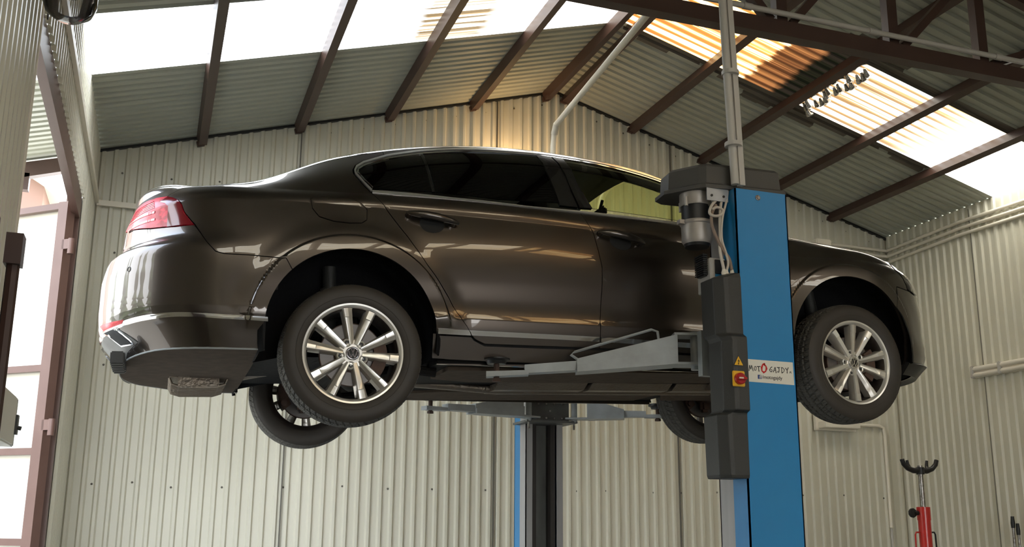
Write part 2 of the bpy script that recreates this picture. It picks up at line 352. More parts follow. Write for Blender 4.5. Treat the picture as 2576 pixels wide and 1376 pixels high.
# roof truss in plane y=TY
TYY,TZ=4.66,4.40
tr=empty('roof_truss',(XA,TYY,TZ),label='brown steel roof truss crossing the top right above the blue lift post',cat='truss')
def trp(name,pts,w,d=.06):
    a,b=Vector((pts[0][0],0,pts[0][1])),Vector((pts[1][0],0,pts[1][1])); t=(b-a).normalized(); nrm=Vector((-t.z,0,t.x))*w/2
    q=[a+nrm,b+nrm,b-nrm,a-nrm]; mb=MB(); mb.prism([(p_.x-XA,p_.z-TZ) for p_ in q],-d/2,d/2,'y'); return mb.obj(name,[M['brown']],tr)
trp('bottom_chord',((XL+.03,TZ),(XR_-.03,TZ)),.10,.08)
trp('top_chord',((XL+.03,roofz(XL+.03)-.10),(XA,roofz(XA)-.15)),.07); trp('top_chord',((XA,roofz(XA)-.15),(XR_-.03,roofz(XR_-.03)-.10)),.07)
def chx(px):   # x on the chord for a pixel at y=TYY
    return px
for xa,xb in ((3.37,3.37),(4.20,4.20),(4.925,4.925),(5.9,5.9),(2.55,2.55),(1.7,1.7),(.85,.85)): trp('web_post',((xa,TZ+.04),(xb,roofz(xb)-.17)),.075)
for xa,xb in ((3.44,4.15),(4.28,4.86),(5.0,5.82),(3.30,2.62),(2.48,1.78),(1.62,.93)): trp('web_diagonal',((xa,TZ+.05),(xb,roofz(xb)-.17)),.05)
# conduit along the truss with drooping wire
mb=MB(); mb.tube([(2.0,TYY-.07,TZ+.075),(6.9,TYY-.07,TZ+.075)],.017,10)
for x in (3.1,4.0,5.0): mb.tube([(x-.03,TYY-.07,TZ+.075),(x+.03,TYY-.07,TZ+.075)],.021,10)
mb.tube([(2.86,TYY-.08,TZ+.13),(2.80,TYY-.09,TZ+.10),(2.80,TYY-.09,TZ+.06),(2.88,TYY-.08,TZ+.07)],.018,8)
mb.tube([(2.93,TYY-.09,TZ+.06),(2.92,TYY-.11,TZ-.01),(2.89,TYY-.11,TZ-.05)],.006,6)
mb.obj('conduit_pipe',[M['pvcgrey']],label='grey plastic conduit lying along the truss bottom chord',cat='pipe')
# conduit up from the lift post, diagonal pipe to the far post
mb=MB(); mb.tube([(2.500,3.875,3.06),(2.483,3.875,3.595),(2.473,3.875,4.02),(2.468,4.15,4.42)],.020,12); mb.tube([(2.530,3.87,3.055),(2.517,3.87,3.6),(2.505,3.87,4.02),(2.50,4.15,4.42)],.020,4)
for z in (3.25,3.62): mb.tube([(2.50,3.875,z),(2.50,3.875,z+.02)],.042,14)
mb.obj('riser_conduit',[M['pvcgrey']],label='grey cable conduit rising from the top of the near blue post to the truss',cat='pipe')
mb=MB(); mb.tube([(2.56,4.62,4.46),(2.80,6.86,4.56),(2.805,6.9,4.52),(2.80,6.92,4.40),(2.79,6.93,3.6)],.022,12); mb.tube([(2.799,6.84,4.56),(2.804,6.905,4.50)],.027,12)
mb.obj('diagonal_conduit',[M['pvc']],label='cream plastic pipe running diagonally from the truss down behind the car roof',cat='pipe')
# ---- services on right and back wall
def pipe(name,pts,r,label,m='pvc',clips=()):
    mb=MB(); mb.tube(pts,r,10,0)
    for c_ in clips: mb.tube([(c_[0]-.0,c_[1],c_[2]-.012),(c_[0],c_[1],c_[2]+.012)],r*1.7,10)
    return mb.obj(name,[M[m]],label=label,cat='pipe',group='cream conduits on the walls')
for dz,lab in ((.01,'upper cream conduit along the eaves corner of back and right wall'),(-.055,'middle cream conduit along the eaves corner'),(-.12,'lower cream conduit along the eaves corner')):
    z=4.37+dz; pipe('eaves_conduit',[(6.6,YB-.04,z+.0),(7.24,YB-.04,z-.005),(7.31,YB-.06,z-.01),(7.32,YB-.14,z-.005),(7.32,7.4,z+.02),(7.32,6.0,z-.01),(7.32,4.5,z)],.017,lab)
mb=MB(); mb.box((6.38,YB-.10,4.33),(6.57,YB-.02,4.41),bev=.01); mb.obj('junction_box',[M['pvc']],label='cream junction box on the back wall above the car bonnet',cat='box')
pipe('drop_conduit',[(6.73,YB-.035,2.475),(7.06,YB-.035,2.475),(7.11,YB-.035,2.45),(7.12,YB-.035,2.38),(7.12,YB-.035,1.45)],.017,'cream conduit dropping down the back wall near the right corner')
mb=MB(); mb.tube([(7.12,YB-.035,1.44),(7.12,YB-.035,0.0)],.013,8)
mb.obj('drop_cable',[M['pvcgrey']],label='grey cable below the cream drop conduit on the back wall',cat='cable')
mb=MB(); mb.box((6.29,YB-.17,2.42),(6.72,YB-.02,2.485),bev=.006); mb.box((6.26,YB-.06,2.40),(6.75,YB-.02,2.60),bev=.004)
mb.obj('wall_lamp',[M['white']],label='cream box lamp on the back wall below the front wheel',cat='lamp')
lf=empty('tube_light',(XR_-.05,7.38,2.9),label='twin tube lamp fitting on the right wall beside the car nose',cat='lamp')
for k_,dz in enumerate((.028,-.028)):
    mb=MB(); mb.tube([(0,0,dz),(0,-1.4,dz)],.024,14); mb.obj('lamp_tube',[M['white']],lf)
mb=MB(); mb.box((.0,0.01,-.055),(.045,-1.41,.055),bev=.006); mb.obj('lamp_base',[M['pvc']],lf)
for yy in (0.0,-.33):
    mb=MB(); mb.box((-.03,yy-.02,-.058),(.03,yy+.02,.058),bev=.008); mb.obj('end_cap',[M['pvcgrey']],lf)
# ---- steel gate in the left wall: post and lintel, open leaf outside
mb=MB(); mb.box((XL-.10,G1-.02,0),(XL-.005,G1+.16,GZ+.02)); mb.obj('door_post',[M['brownlt']],label='brown steel gate post at the far side of the left opening',cat='post')
mb=MB(); mb.prism([(XL-.05,GZ-.15),(XL-.002,GZ-.15),(XL-.002,GZ+.02),(XL-.05,GZ+.02)],YF+.2,G1-.021,'y'); mb.obj('gate_lintel',[M['brownlt']],label='long brown steel beam over the gate opening in the left wall',cat='beam')
# leaf: hinged at the post, folded outwards (a frame seen edge-on with thin rails)
leaf=empty('gate_leaf',(XL-.05,G1-.04,0),(0,0,math.radians(0)),label='open brown steel framed gate leaf outside the left opening, clad in pale sheet',cat='gate')
LP0=Vector((-.690,7.34)); LP1=Vector((-2.10,8.61)); ld=(LP1-LP0); LL=ld.length; ld.normalize(); ln=Vector((-ld.y,ld.x))
leaf.location=(LP0.x,LP0.y,0); leaf.rotation_euler=(0,0,math.atan2(ld.y,ld.x))
def lbox(nm,x0,x1,z0,z1,y0=-.03,y1=.03,m='brownlt'):
    mb=MB(); mb.box((x0,y0,z0),(x1,y1,z1)); return mb.obj(nm,[M[m]],leaf)
lbox('stile',0,.085,.1,3.66,-.05,.02); lbox('stile',LL-.08,LL,.1,3.63)
for z in (3.61,2.46,1.90,1.31,.14): lbox('rail',.085,LL-.08,z,z+.045,-.02,.02)
lbox('stile',.50,.545,1.945,2.46,-.02,.02)
lbox('cladding',.085,LL-.08,.16,3.62,-.045,-.038,'white')
for z in (3.33,2.08):
    mb=MB(); mb.tube([(-.05,.0,z-.055),(-.05,0,z+.055)],.022,10); mb.box((-.05,-.02,z-.02),(.02,.02,z+.05)); mb.obj('hinge',[M['brownlt']],leaf)
fg=empty('folded_gate_leaf',(-.47,3.44,0),label='dark brown gate leaf with a ribbed sheet folded back at the left picture edge',cat='gate')
mb=MB(); mb.tube([(0,0,0),(0,0,2.36)],.020,8); mb.box((-.025,-.04,2.28),(.025,.03,2.38)); mb.obj('gate_stile',[M['brown']],fg)
vs,fs=sheet('',lambda u,d:(-.07+d,.05-u),.9,lambda x,y:0,lambda x,y:2.43,None); mb=MB(); mb.add(vs,fs); mb.obj('gate_sheet',[M['brown']],fg,fix=False)
# electrical box and flood lamp on the left wall
eb=empty('switch_box',(-.585,4.56,1.88),label='cream electrical box with a small switch on the left wall beside the gate',cat='box')
mb=MB(); mb.box((-.03,-.42,-.10),(.04,.0,.10),bev=.006); mb.obj('housing',[M['pvc']],eb)
mb=MB(); mb.box((-.03,.0,-.10),(.035,.07,.10),bev=.004); mb.obj('switch_panel',[M['pvcgrey']],eb)
mb=MB(); mb.tube([(.036,.045,-.02),(.06,.045,-.025)],.009,8); mb.box((.034,.02,-.05),(.046,.07,.03)); mb.obj('switch_knob',[M['plastic']],eb)
pipe('switch_conduit',[(XL+.015,4.43,4.4),(XL+.015,4.44,2.0)],.010,'cream conduit running down the left wall to the electrical box')
gl=empty('glass_lamp',(-.45,3.93,3.61),label='clear glass dome lamp hanging at the top left corner',cat='lamp')
mb=MB(); mb.lathe([(0,-.22),(.05,-.215),(.085,-.19),(.10,-.15),(.102,.0),(.10,.10)],28,'z'); mb.obj('glass_dome',[M['clear']],gl)
mb=MB(); mb.lathe([(0,.14),(.09,.13),(.115,.09),(.115,.06),(.10,.06)],28,'z'); mb.tube([(0,0,.13),(0,0,.62)],.012,8); mb.obj('lamp_cap',[M['alum']],gl)
mb=MB(); mb.lathe([(0,-.13),(.03,-.12),(.04,-.08),(.022,-.02),(.018,.05)],16,'z'); mb.obj('bulb',[M['clear']],gl)
mb=MB(); mb.tube([(-.50,4.10,3.72),(-.5,4.2,3.84),(-.56,4.35,3.80),(-.60,4.5,3.74),(-.61,4.6,3.70)],.004,6); mb.obj('lamp_wire',[M['blackp']],label='thin black wire looping from the glass lamp to the left wall',cat='wire')
# ---- small warm work lamp on the back wall, hidden behind the raised car
wl=empty('work_lamp',(2.92,8.30,4.52),label='small warm halogen work lamp on the back wall, hidden behind the car roof',cat='lamp')
mb=MB(); mb.box((-.07,-.05,-.05),(.07,.0,.05),bev=.008); mb.box((-.02,0,-.02),(.02,.17,.02)); mb.obj('lamp_housing',[M['blackp']],wl)
mb=MB(); mb.box((-.055,-.04,.050),(.055,-.01,.053)); mb.obj('lamp_lens',[M['clear']],wl)
ld_=bpy.data.lights.new('work_lamp_light','AREA'); ld_.energy=6; ld_.color=(1,.62,.28); ld_.size=.10; lo=bpy.data.objects.new('work_lamp_light',ld_); C.objects.link(lo); lo.parent=wl; lo.location=(0,-.02,.07); lo.rotation_euler=(math.pi*.92,0,0)
# ---- outside
mb=MB(); mb.box((-60,-30,-.12),(XL-.0,60,-.02)); mb.box((XL,-30,-.12),(40,YF,-.02)); mb.obj('yard',[M['ground']],kind='structure')
mb=MB(); mb.prism([(XL-.70,roofz(XL-.70)-.16),(XL-.11,roofz(XL-.11)-.15),(XL-.11,roofz(XL-.11)-.03),(XL-.70,roofz(XL-.70)-.03)],YB-.02,YB+.06,'y'); mb.box((XL-.55,YB-.02,4.06),(XL-.49,YB+.06,4.2)); mb.obj('eaves_beam',[M['brown']],label='dark brown steel beam with a short bracket under the eaves outside the gate',cat='beam')
hs=empty('pink_house',(-6.0,22,0),label='pink plastered house far outside the gate',cat='house')
mb=MB(); mb.prism([(-6,0),(3.4,0),(3.4,8.3),(-1.3,11.6),(-6,8.2)],0,9,'y'); mb.obj('house_walls',[M['pink']],hs)
mb=MB(); mb.prism([(-6.4,8.0),(-1.3,11.05),(3.8,8.0),(3.8,8.2),(-1.3,11.75),(-6.4,8.25)],-.4,9.4,'y'); mb.obj('house_roof',[M['white']],hs)
random.seed(11)
for i,(x,y,h) in enumerate(((-8.5,4.4,6.0),(-9.2,8.2,5.8),(-8.4,12.4,6.2),(-13.6,6.2,7.4),(-14,11.2,7.8),(-13.2,1.4,7.2))):
    t=empty('conifer_tree',(x,y,-.02),label='dark conifer in the yard beyond the gate, seen only mirrored in the rear bumper',cat='tree',group='conifers in the yard')
    mb=MB(); mb.tube([(0,0,0),(0,0,h*.9)],[.16,.04],8); mb.obj('trunk',[M['bark']],t)
    mb=MB()
    for k_ in range(7):
        z0=h*(.12+.12*k_); r=h*.27*(1-k_/7.5); mb.lathe([(r,z0),(r*.55,z0+h*.07),(.03,z0+h*.22)],11,'z')
    mb.obj('foliage',[M['leaf']],t)
# ---- red transmission jack and tools in the right corner
jk=empty('transmission_jack',(6.235,7.0,0),label='red telescopic transmission jack with black forked saddle in the right corner',cat='jack')
mb=MB(); mb.lathe([(0,.06),(.052,.06),(.052,1.52),(.056,1.52),(.056,1.63),(.0,1.63)],24,'z'); mb.obj('red_cylinder',[M['red']],jk)
mb=MB(); mb.tube([(0,0,1.62),(0,0,1.98)],.022,16); mb.obj('piston_rod',[M['steel']],jk)
mb=MB(); mb.lathe([(.034,1.905),(.034,1.965)],16,'z')
for s in (-1,1):
    mb.tube([(0,0,1.94),(s*.07,0,1.935),(s*.13,-.0,1.955),(s*.17,0,1.99),(s*.185,0,2.03)],[.026,.024,.022,.020,.019],12)
    mb.tube([(s*.05,0,1.94),(s*.09,.02,1.955),(s*.10,.03,1.99),(s*.107,.03,2.025)],[.018,.017,.014,.012],10)
mb.obj('saddle',[M['blackp']],jk)
mb=MB(); mb.lathe([(0,-.0),(.01,0),(.014,.02),(.02,.04),(.02,.0)],10,'x',(-.10,0,1.58)); mb.tube([(-.05,0,1.58),(-.10,0,1.58)],.012,10)
mb.lathe([(.0,-.012),(.038,-.01),(.042,0),(.038,.012),(.0,.014)],9,'y',(-.115,0,1.58)); mb.obj('lock_knob',[M['blackp']],jk)
for s,mm in ((-1,'red'),(1,'blackp')):
    mb=MB(); mb.tube([(s*.05,0,1.42),(s*.095,0,1.42),(s*.105,0,1.40),(s*.11,0,1.20),(s*.10,0,1.18),(s*.05,0,1.18)],.007,8); mb.obj('handle',[M[mm]],jk)
for a in range(4):
    an=a*math.pi/2+.6; mb=MB(); mb.tube([(.03*math.cos(an),.03*math.sin(an),.09),(.34*math.cos(an),.34*math.sin(an),.05)],.022,8); mb.tube([(.34*math.cos(an),.34*math.sin(an)-.01,.03),(.34*math.cos(an),.34*math.sin(an)+.01,.03)],.03,12); mb.obj('leg',[M['red']],jk)
def rod(name,base,top,label,grip=.10):
    t=empty(name,base,label=label,cat='tool',group='black gripped steel rods in the right corner'); d=Vector(top)-Vector(base)
    mb=MB(); mb.tube([(0,0,0),d],.011,10); mb.obj('shaft',[M['steel']],t)
    mb=MB(); g=d*(1-grip/d.length); mb.tube([g,g+(d-g)*.4,d],[.016,.019,.014],10); mb.obj('grip',[M['blackp']],t)
rod('steel_rod',(7.22,7.05,0),(7.205,7.0,1.56),'thinner steel rod with black loop grip leaning by the right wall')
rod('steel_rod',(7.27,7.0,0),(7.235,6.98,1.50),'thicker steel rod with black grip just right of the thin one')
rod('steel_rod',(7.30,6.80,0),(7.275,6.82,1.53),'steel rod whose black knob touches the right picture edge',.06)
# ================================================================== BODY SURFACE
# ---- body surface: rows (bottom -> roof rail), stations along s ----
XR,XF=-0.50,2.90; LR,LF=1.15,1.35     # where plan corners start, length of s used by the corners
ST=[-1.65,-1.25,-0.95,-0.75,-0.50,-0.05,0.50,1.20,1.85,2.40,2.90,3.30,3.75,4.25]
# rows: 0 bottom,1 strip low,2 strip top,3 low crease,4 hollow,5 mid,6 high mid,7 shoulder,8 crease,9 above,10 belt,11 glass mid,12 rail
Z=[
[ .00, .01, .015,.01, .005,-.00,-.025,-.04,-.055,-.055,-.05,-.05,-.05,-.05],
[ .120,.128,.145,.148,.133,.110,.094,.078,.052,.03, .02, .02, .03, .04],
[ .150,.158,.173,.175,.160,.142,.127,.110,.088,.07, .06, .06, .07, .08],
[ .185,.195,.208,.208,.200,.190,.175,.160,.145,.13, .12, .12, .12, .13],
[ .26, .26, .26, .26, .26, .25, .25, .24, .22, .21, .21, .20, .20, .21],
[ .40, .40, .40, .39, .38, .38, .37, .37, .34, .33, .33, .32, .33, .34],
[ .485,.485,.485,.485,.48, .48, .47, .46, .44, .44, .46, .45, .45, .46],
[ .55, .55, .555,.56, .565,.57, .57, .55, .52, .53, .55, .53, .51, .52],
[ .670,.680,.697,.710,.716,.718,.702,.674,.625,.60,.595,.57,.54, .54],
[ .730,.735,.742,.750,.752,.757,.747,.720,.678,.655,.65,.60,.565,.56],
[ .790,.792,.790,.790,.791,.793,.795,.768,.737,.715,.68, .63,.590,.58],
[ .835,.833,.815,.805,.82, .91, 1.00,1.02,.92, .755,.70, .650,.600,.59],
[0.862, 0.86, 0.838, 0.818, 0.845, 1.031, 1.15, 1.167, 1.072, 0.792, 0.715, 0.665, 0.61, 0.595]]
W=[
[ .80, .80, .82, .84, .85, .86, .85, .85, .85, .85, .85, .85, .84, .84],
[ .87, .87, .87, .88, .888,.895,.885,.883,.883,.885,.885,.88, .87, .87],
[ .88, .88, .88, .885,.893,.902,.895,.892,.892,.895,.89, .885,.88, .88],
[ .885,.885,.885,.89, .897,.906,.902,.900,.900,.900,.895,.89, .885,.885],
[ .885,.885,.885,.89, .896,.902,.893,.891,.892,.897,.895,.89, .885,.885],
[ .88, .88, .885,.89, .898,.905,.900,.899,.898,.90, .898,.89, .88, .88],
[ .885,.885,.888,.890,.893,.902,.900,.900,.896,.898,.895,.885,.87, .87],
[ .825,.825,.832,.862,.88, .89, .890,.891,.886,.887,.885,.87, .855,.855],
[ .83, .83, .84, .85, .855,.860,.862,.865,.860,.855,.86, .845,.83, .83],
[ .80, .80, .82, .83, .84, .853,.858,.860,.852,.835,.83, .82, .81, .81],
[ .76, .76, .78, .79, .80, .825,.838,.840,.830,.80, .78, .77, .77, .77],
[ .74, .74, .75, .75, .75, .745,.750,.755,.745,.74, .74, .73, .73, .73],
[ .70, .70, .70, .70, .685,.62, .605,.605,.60, .68, .69, .69, .69, .69]]
# x of the ends (rear, front) for each row
XE=[(-1.03,3.58),(-1.12,3.68),(-1.135,3.70),(-1.145,3.70),(-1.15,3.69),(-1.145,3.70),(-1.125,3.69),(-1.062,3.67),(-1.045,3.64),(-1.025,3.61),(-1.005,3.58),(-1.00,3.56),(-.975,3.53)]
ST=np.array(ST);Z=np.array(Z);W=np.array(W);XE=np.array(XE)
def _pch(x,y):
    h=np.diff(x); d=np.diff(y,axis=-1)/h
    m=np.zeros_like(y); 
    a,b=d[...,:-1],d[...,1:]; ok=(a*b)>0
    w1=2*h[1:]+h[:-1]; w2=h[1:]+2*h[:-1]
    with np.errstate(all='ignore'): hm=(w1+w2)/(w1/np.where(ok,a,1)+w2/np.where(ok,b,1))
    m[...,1:-1]=np.where(ok,hm,0); m[...,0]=d[...,0]; m[...,-1]=d[...,-1]
    return m
def _herm(x,y,m,q):
    i=np.clip(np.searchsorted(x,q)-1,0,len(x)-2); h=x[i+1]-x[i]; t=(q-x[i])/h
    y0,y1,m0,m1=y[...,i],y[...,i+1],m[...,i],m[...,i+1]
    return y0*(2*t**3-3*t*t+1)+m0*h*(t**3-2*t*t+t)+y1*(-2*t**3+3*t*t)+m1*h*(t**3-t*t)
# catmull along s (smooth), tangents by finite difference
def _cat(x,y):
    m=np.zeros_like(y); h=np.diff(x); d=np.diff(y,axis=-1)/h
    m[...,1:-1]=(d[...,:-1]*h[1:]+d[...,1:]*h[:-1])/(h[1:]+h[:-1]); m[...,0]=d[...,0]; m[...,-1]=d[...,-1]
    return m
MZ,MW=_cat(ST,Z),_cat(ST,W)
CREASE=(3,8,10)   # rows where the section has a crease
def _sec(y,q):    # y:(13,N) values by row ; q:(N,) row parameter 0..12
    n=y.shape[0]; out=np.zeros(len(q)); seg=[0]+list(CREASE)+[n-1]
    for a,b in zip(seg[:-1],seg[1:]):
        sel=(q>=a)&(q<=b) if a==0 else (q>a)&(q<=b)
        if not sel.any(): continue
        yy=y[a:b+1][:,sel]; qq=q[sel]-a; k=b-a
        m=np.zeros_like(yy)
        if k>1: m[1:-1]=(yy[2:]-yy[:-2])/2
        m[0]=(yy[1]-yy[0])*1.0 if k==1 else 1.5*(yy[1]-yy[0])-.5*m[1]
        m[-1]=(yy[-1]-yy[-2]) if k==1 else 1.5*(yy[-1]-yy[-2])-.5*m[-2]
        i=np.clip(qq.astype(int),0,k-1); t=qq-i; j=np.arange(len(qq))
        y0,y1,m0,m1=yy[i,j],yy[i+1,j],m[i,j],m[i+1,j]
        out[sel]=y0*(2*t**3-3*t*t+1)+m0*(t**3-2*t*t+t)+y1*(-2*t**3+3*t*t)+m1*(t**3-t*t)
    return out
ARCH=[(-.01,.085,.402),(2.785,.088,.393)]
def _ss(t): t=np.clip(t,0,1); return t*t*(3-2*t)
def S(s,v):
    """near-side body surface, y<0. s,v arrays -> (N,3) car coords"""
    s=np.atleast_1d(np.asarray(s,float)); v=np.atleast_1d(np.asarray(v,float))
    s,v=np.broadcast_arrays(s,v); s=s.ravel(); v=np.clip(v.ravel(),0,12)
    z=_sec(_herm(ST,Z,MZ,s),v)
    w=_sec(_herm(ST,W,MW,s),v)
    er=np.interp(v,np.arange(13),XE[:,0]); ef=np.interp(v,np.arange(13),XE[:,1])
    x=s.copy(); k=np.ones_like(s)
    n=2/2.7
    r=s<XR; th=np.clip((XR-s[r])/LR,0,1)*np.pi/2
    x[r]=XR-(XR-er[r])*np.sin(th)**n; k[r]=np.cos(th)**n
    f=s>XF; th=np.clip((s[f]-XF)/LF,0,1)*np.pi/2; n2=2/2.3
    x[f]=XF+(ef[f]-XF)*np.sin(th)**n2; k[f]=np.cos(th)**n2
    y=w*k
    for ax,az,ar in ARCH:
        d=np.hypot(x-ax,z-az)
        y=y+k*(.010*_ss((ar+.080-d)/.014)+.006*_ss((ar+.17-d)/.09))*_ss((z-.09)/.09)*_ss((.66-z)/.05)
    return np.stack([x,-y,z],1)
def N(s,v,e=1e-3):
    s=np.asarray(s,float);v=np.asarray(v,float)
    a=S(s+e,v)-S(s-e,v); b=S(s,np.minimum(v+e*4,12))-S(s,np.maximum(v-e*4,0))
    n=np.cross(a,b); l=np.linalg.norm(n,axis=1,keepdims=True); l[l==0]=1
    return n/l

# ================================================================== THE CAR
car=empty('car',(.846026,5.415428,.748202+CAMH),(0,-.0422757,-.0088424),label='dark brown metallic saloon car raised on the two post lift, rear at left',cat='car')
car.rotation_mode='XYZ'
SC=.075   # metric height of one row step, used to triangulate in (s, v)
def vat(s,z):
    v=np.linspace(0,12,241); P=S(np.full_like(v,s),v); i=int(np.argmax(P[:,2]>=z)); 
    return float(v[i]) if i==0 else float(v[i-1]+(v[i]-v[i-1])*(z-P[i-1,2])/(P[i,2]-P[i-1,2]))
def lip(k,a0,a1,n=36,extra=0):
    """(s,v) polyline along the wheel-arch lip between two angles"""
    ax,az,ar=ARCH[k]; out=[]
    for i in range(n+1):
        a=math.radians(a0+(a1-a0)*i/n); x=ax+(ar+extra)*math.cos(a); z=az+(ar+extra)*math.sin(a); s=x
        for _ in range(8):
            v=vat(s,z); s+= x-S(s,v)[0,0]
        out.append((s,vat(s,z)))
    return out
def inside(pt,poly):
    x,y=pt; r=False; n=len(poly)
    for i in range(n):
        x1,y1=poly[i]; x2,y2=poly[(i+1)%n]
        if (y1>y)!=(y2>y) and x<(x2-x1)*(y-y1)/(y2-y1)+x1: r=not r
    return r
def inset(poly,g):
    P=[Vector((a,b*SC)) for a,b in poly]; n=len(P); ar=sum(P[i].x*P[(i+1)%n].y-P[(i+1)%n].x*P[i].y for i in range(n)); sg=1 if ar>0 else -1; out=[]
    for i in range(n):
        a,b,c=P[i-1],P[i],P[(i+1)%n]; d1=(b-a).normalized(); d2=(c-b).normalized()
        n1=Vector((-d1.y,d1.x))*sg; n2=Vector((-d2.y,d2.x))*sg; m=(n1+n2); 
        m = m/max(.4,m.length_squared/2)/1.0 if m.length>1e-6 else n1
        q=b+m*g*.5*2/2*1.0; out.append((q.x,min(12,max(0,q.y/SC))))
    return out
def densify(poly,d=.03):
    out=[]; n=len(poly)
    for i in range(n):
        a,b=poly[i],poly[(i+1)%n]; L=math.hypot(b[0]-a[0],(b[1]-a[1])*SC); k=max(1,int(L/d))
        for j in range(k): out.append((a[0]+(b[0]-a[0])*j/k,a[1]+(b[1]-a[1])*j/k))
    return out
def panel(name,poly,m,gap=.0035,off=0,depth=.014,holes=(),ds=.03,sym=True,bulge=None,extra=(),**kw):
    poly=densify(inset(poly,gap),ds)
    hl=[densify(inset(h,-gap),ds) for h in holes]
    pts=[(a,b*SC) for a,b in poly]; edges=[(i,(i+1)%len(poly)) for i in range(len(poly))]
    for h in hl:
        b0=len(pts); pts+=[(a,b*SC) for a,b in h]; edges+=[(b0+i,b0+(i+1)%len(h)) for i in range(len(h))]
    pp=[(a,b*SC) for a,b in poly]; hh=[[(a,b*SC) for a,b in h] for h in hl]
    bd=np.array(pts); s0,s1=bd[:len(poly),0].min(),bd[:len(poly),0].max(); v0,v1=bd[:len(poly),1].min(),bd[:len(poly),1].max()
    rows=set(np.round(np.arange(0,12.01,.25)*SC,6))
    for c_ in (3,8,10): rows|={round((c_-.07)*SC,6),round((c_+.07)*SC,6)}
    for vv in sorted(rows):
        if not v0<vv<v1: continue
        for ss in np.arange(math.ceil(s0/ds)*ds,s1,ds):
            if inside((ss,vv),pp) and not any(inside((ss,vv),h) for h in hh):
                if ((bd-np.array([ss,vv]))**2).sum(1).min()>(.35*ds)**2*.6: pts.append((float(ss),float(vv)))
    if extra:
        pa=np.array(pts); E_=np.array([(a,b*SC) for a,b in extra]); nb=len(poly)+sum(len(h) for h in hl)
        keep=[i for i in range(len(pts)) if i<nb or ((E_-pa[i])**2).sum(1).min()>.012**2]
        pts=[pts[i] for i in keep]
        for q in E_.tolist():
            if inside(q,pp) and not any(inside(q,h) for h in hh) and ((bd-np.array(q))**2).sum(1).min()>.006**2: pts.append(tuple(q))
    vo,eo,fo,_,_,_=delaunay_2d_cdt([Vector(p_) for p_ in pts],edges,[],0,1e-6)
    A=np.array([(v.x,v.y) for v in vo]); fs=[]
    for f in fo:
        c_=A[list(f)].mean(0); 
        if inside(c_,pp) and not any(inside(c_,h) for h in hh): fs.append(list(f))
    s,v=A[:,0],A[:,1]/SC; P=S(s,v); Nn=N(s,v); 
    o_=off+(bulge(s,v) if bulge else 0); P=P+Nn*np.reshape(np.asarray(o_)*np.ones(len(s)),(-1,1))
    # boundary edges -> rim walls
    cnt={}
    for f in fs:
        for i in range(len(f)):
            e=(f[i],f[(i+1)%len(f)]); cnt[e]=cnt.get(e,0)+1
    be=[e for e in cnt if (e[1],e[0]) not in cnt]
    def build(mir):
        Q=P.copy(); NN=Nn.copy()
        if mir: Q[:,1]*=-1; NN[:,1]*=-1
        F=[]
        for f in fs:
            a,b,c_=Q[f[0]],Q[f[1]],Q[f[2]]
            F.append(f if np.dot(np.cross(b-a,c_-a),NN[f[0]])>0 else f[::-1])
        nV=len(Q); verts=[tuple(q) for q in Q]; norms=[tuple(q) for q in NN]
        for a,b in be:
            ia,ib=Q[a]-NN[a]*depth,Q[b]-NN[b]*depth; k=len(verts); verts+=[tuple(Q[a]),tuple(Q[b]),tuple(ib),tuple(ia)]
            mid=(Q[a]+Q[b])/2; fl=[k,k+1,k+2,k+3]; nn=np.cross(Q[b]-Q[a],-NN[a]); 
            F.append(fl); norms+= [tuple(nn/(np.linalg.norm(nn)+1e-9))]*4
        me=bpy.data.meshes.new(name); me.from_pydata(verts,[],F); me.update()
        for p_ in me.polygons: p_.use_smooth=True
        me.normals_split_custom_set_from_vertices(norms)
        return finish(name,me,m,car,**kw)
    o=build(False)
    if sym: build(True)
    return o
# ---- outlines on the body surface, (s, v)
shut_q=[(-0.318,5.47),(-0.458,5.57),(-0.554,5.57),(-0.585,5.66),(-0.623,6.11),(-0.668,6.77),(-0.713,7.19)]
tail_low=[(-0.713,7.19),(-0.824,7.22),(-1.031,7.39),(-1.235,7.65)]
tail_r=[(-0.713,7.19),(-0.782,7.65),(-0.882,8.73),(-0.945,9.14)]
tail_t=[(-0.945,9.14),(-1.05,9.43),(-1.179,9.61),(-1.318,9.69)]
door_rear=[(0.06,10.4),(0.095,10.05),(0.165,7.94),(0.212,7.48),(0.26,6.98),(0.354,5.52),(0.457,4.21),(0.515,3.02),(0.548,2.18),(0.566,1.16),(0.589,0.83),(0.639,0.64)]
door_mid=[(1.193,10.0),(1.223,8.72),(1.251,7.86),(1.264,7.08),(1.276,6.06),(1.271,5.07),(1.262,4.38),(1.250,3.29),(1.249,0.68)]
fuel=[(-0.2,8.57),(-0.194,7.83),(-0.163,7.57),(-0.093,7.43),(-0.019,7.4),(0.038,7.43),(0.063,7.55),(0.066,7.91),(0.034,8.43),(-0.007,8.95),(-0.153,8.89)]
lipr=lip(0,134,-14); # from bumper seam over the top to the sill
lipb=lip(0,192,134,14)
arch_end=lipr[-1]
paint=M['paint']
RINGS=[[q for e_ in (.012,.035,.058,.066,.070,.073,.076,.080,.088,.105,.13,.16) for q in lip(k,195,-15,90,e_)] for k in (0,1)]
panel('rear_bumper',[(-1.65,.02),(lipb[0][0],.02)]+lipb+shut_q+tail_low[1:]+[(-1.33,7.72),(-1.36,6.4),(-1.65,6.3)],paint,extra=RINGS[0])
tail_poly=tail_low+[(-1.45,7.95),(-1.42,9.6),(-1.318,9.69)]+tail_t[::-1][1:]+tail_r[::-1][1:-1]
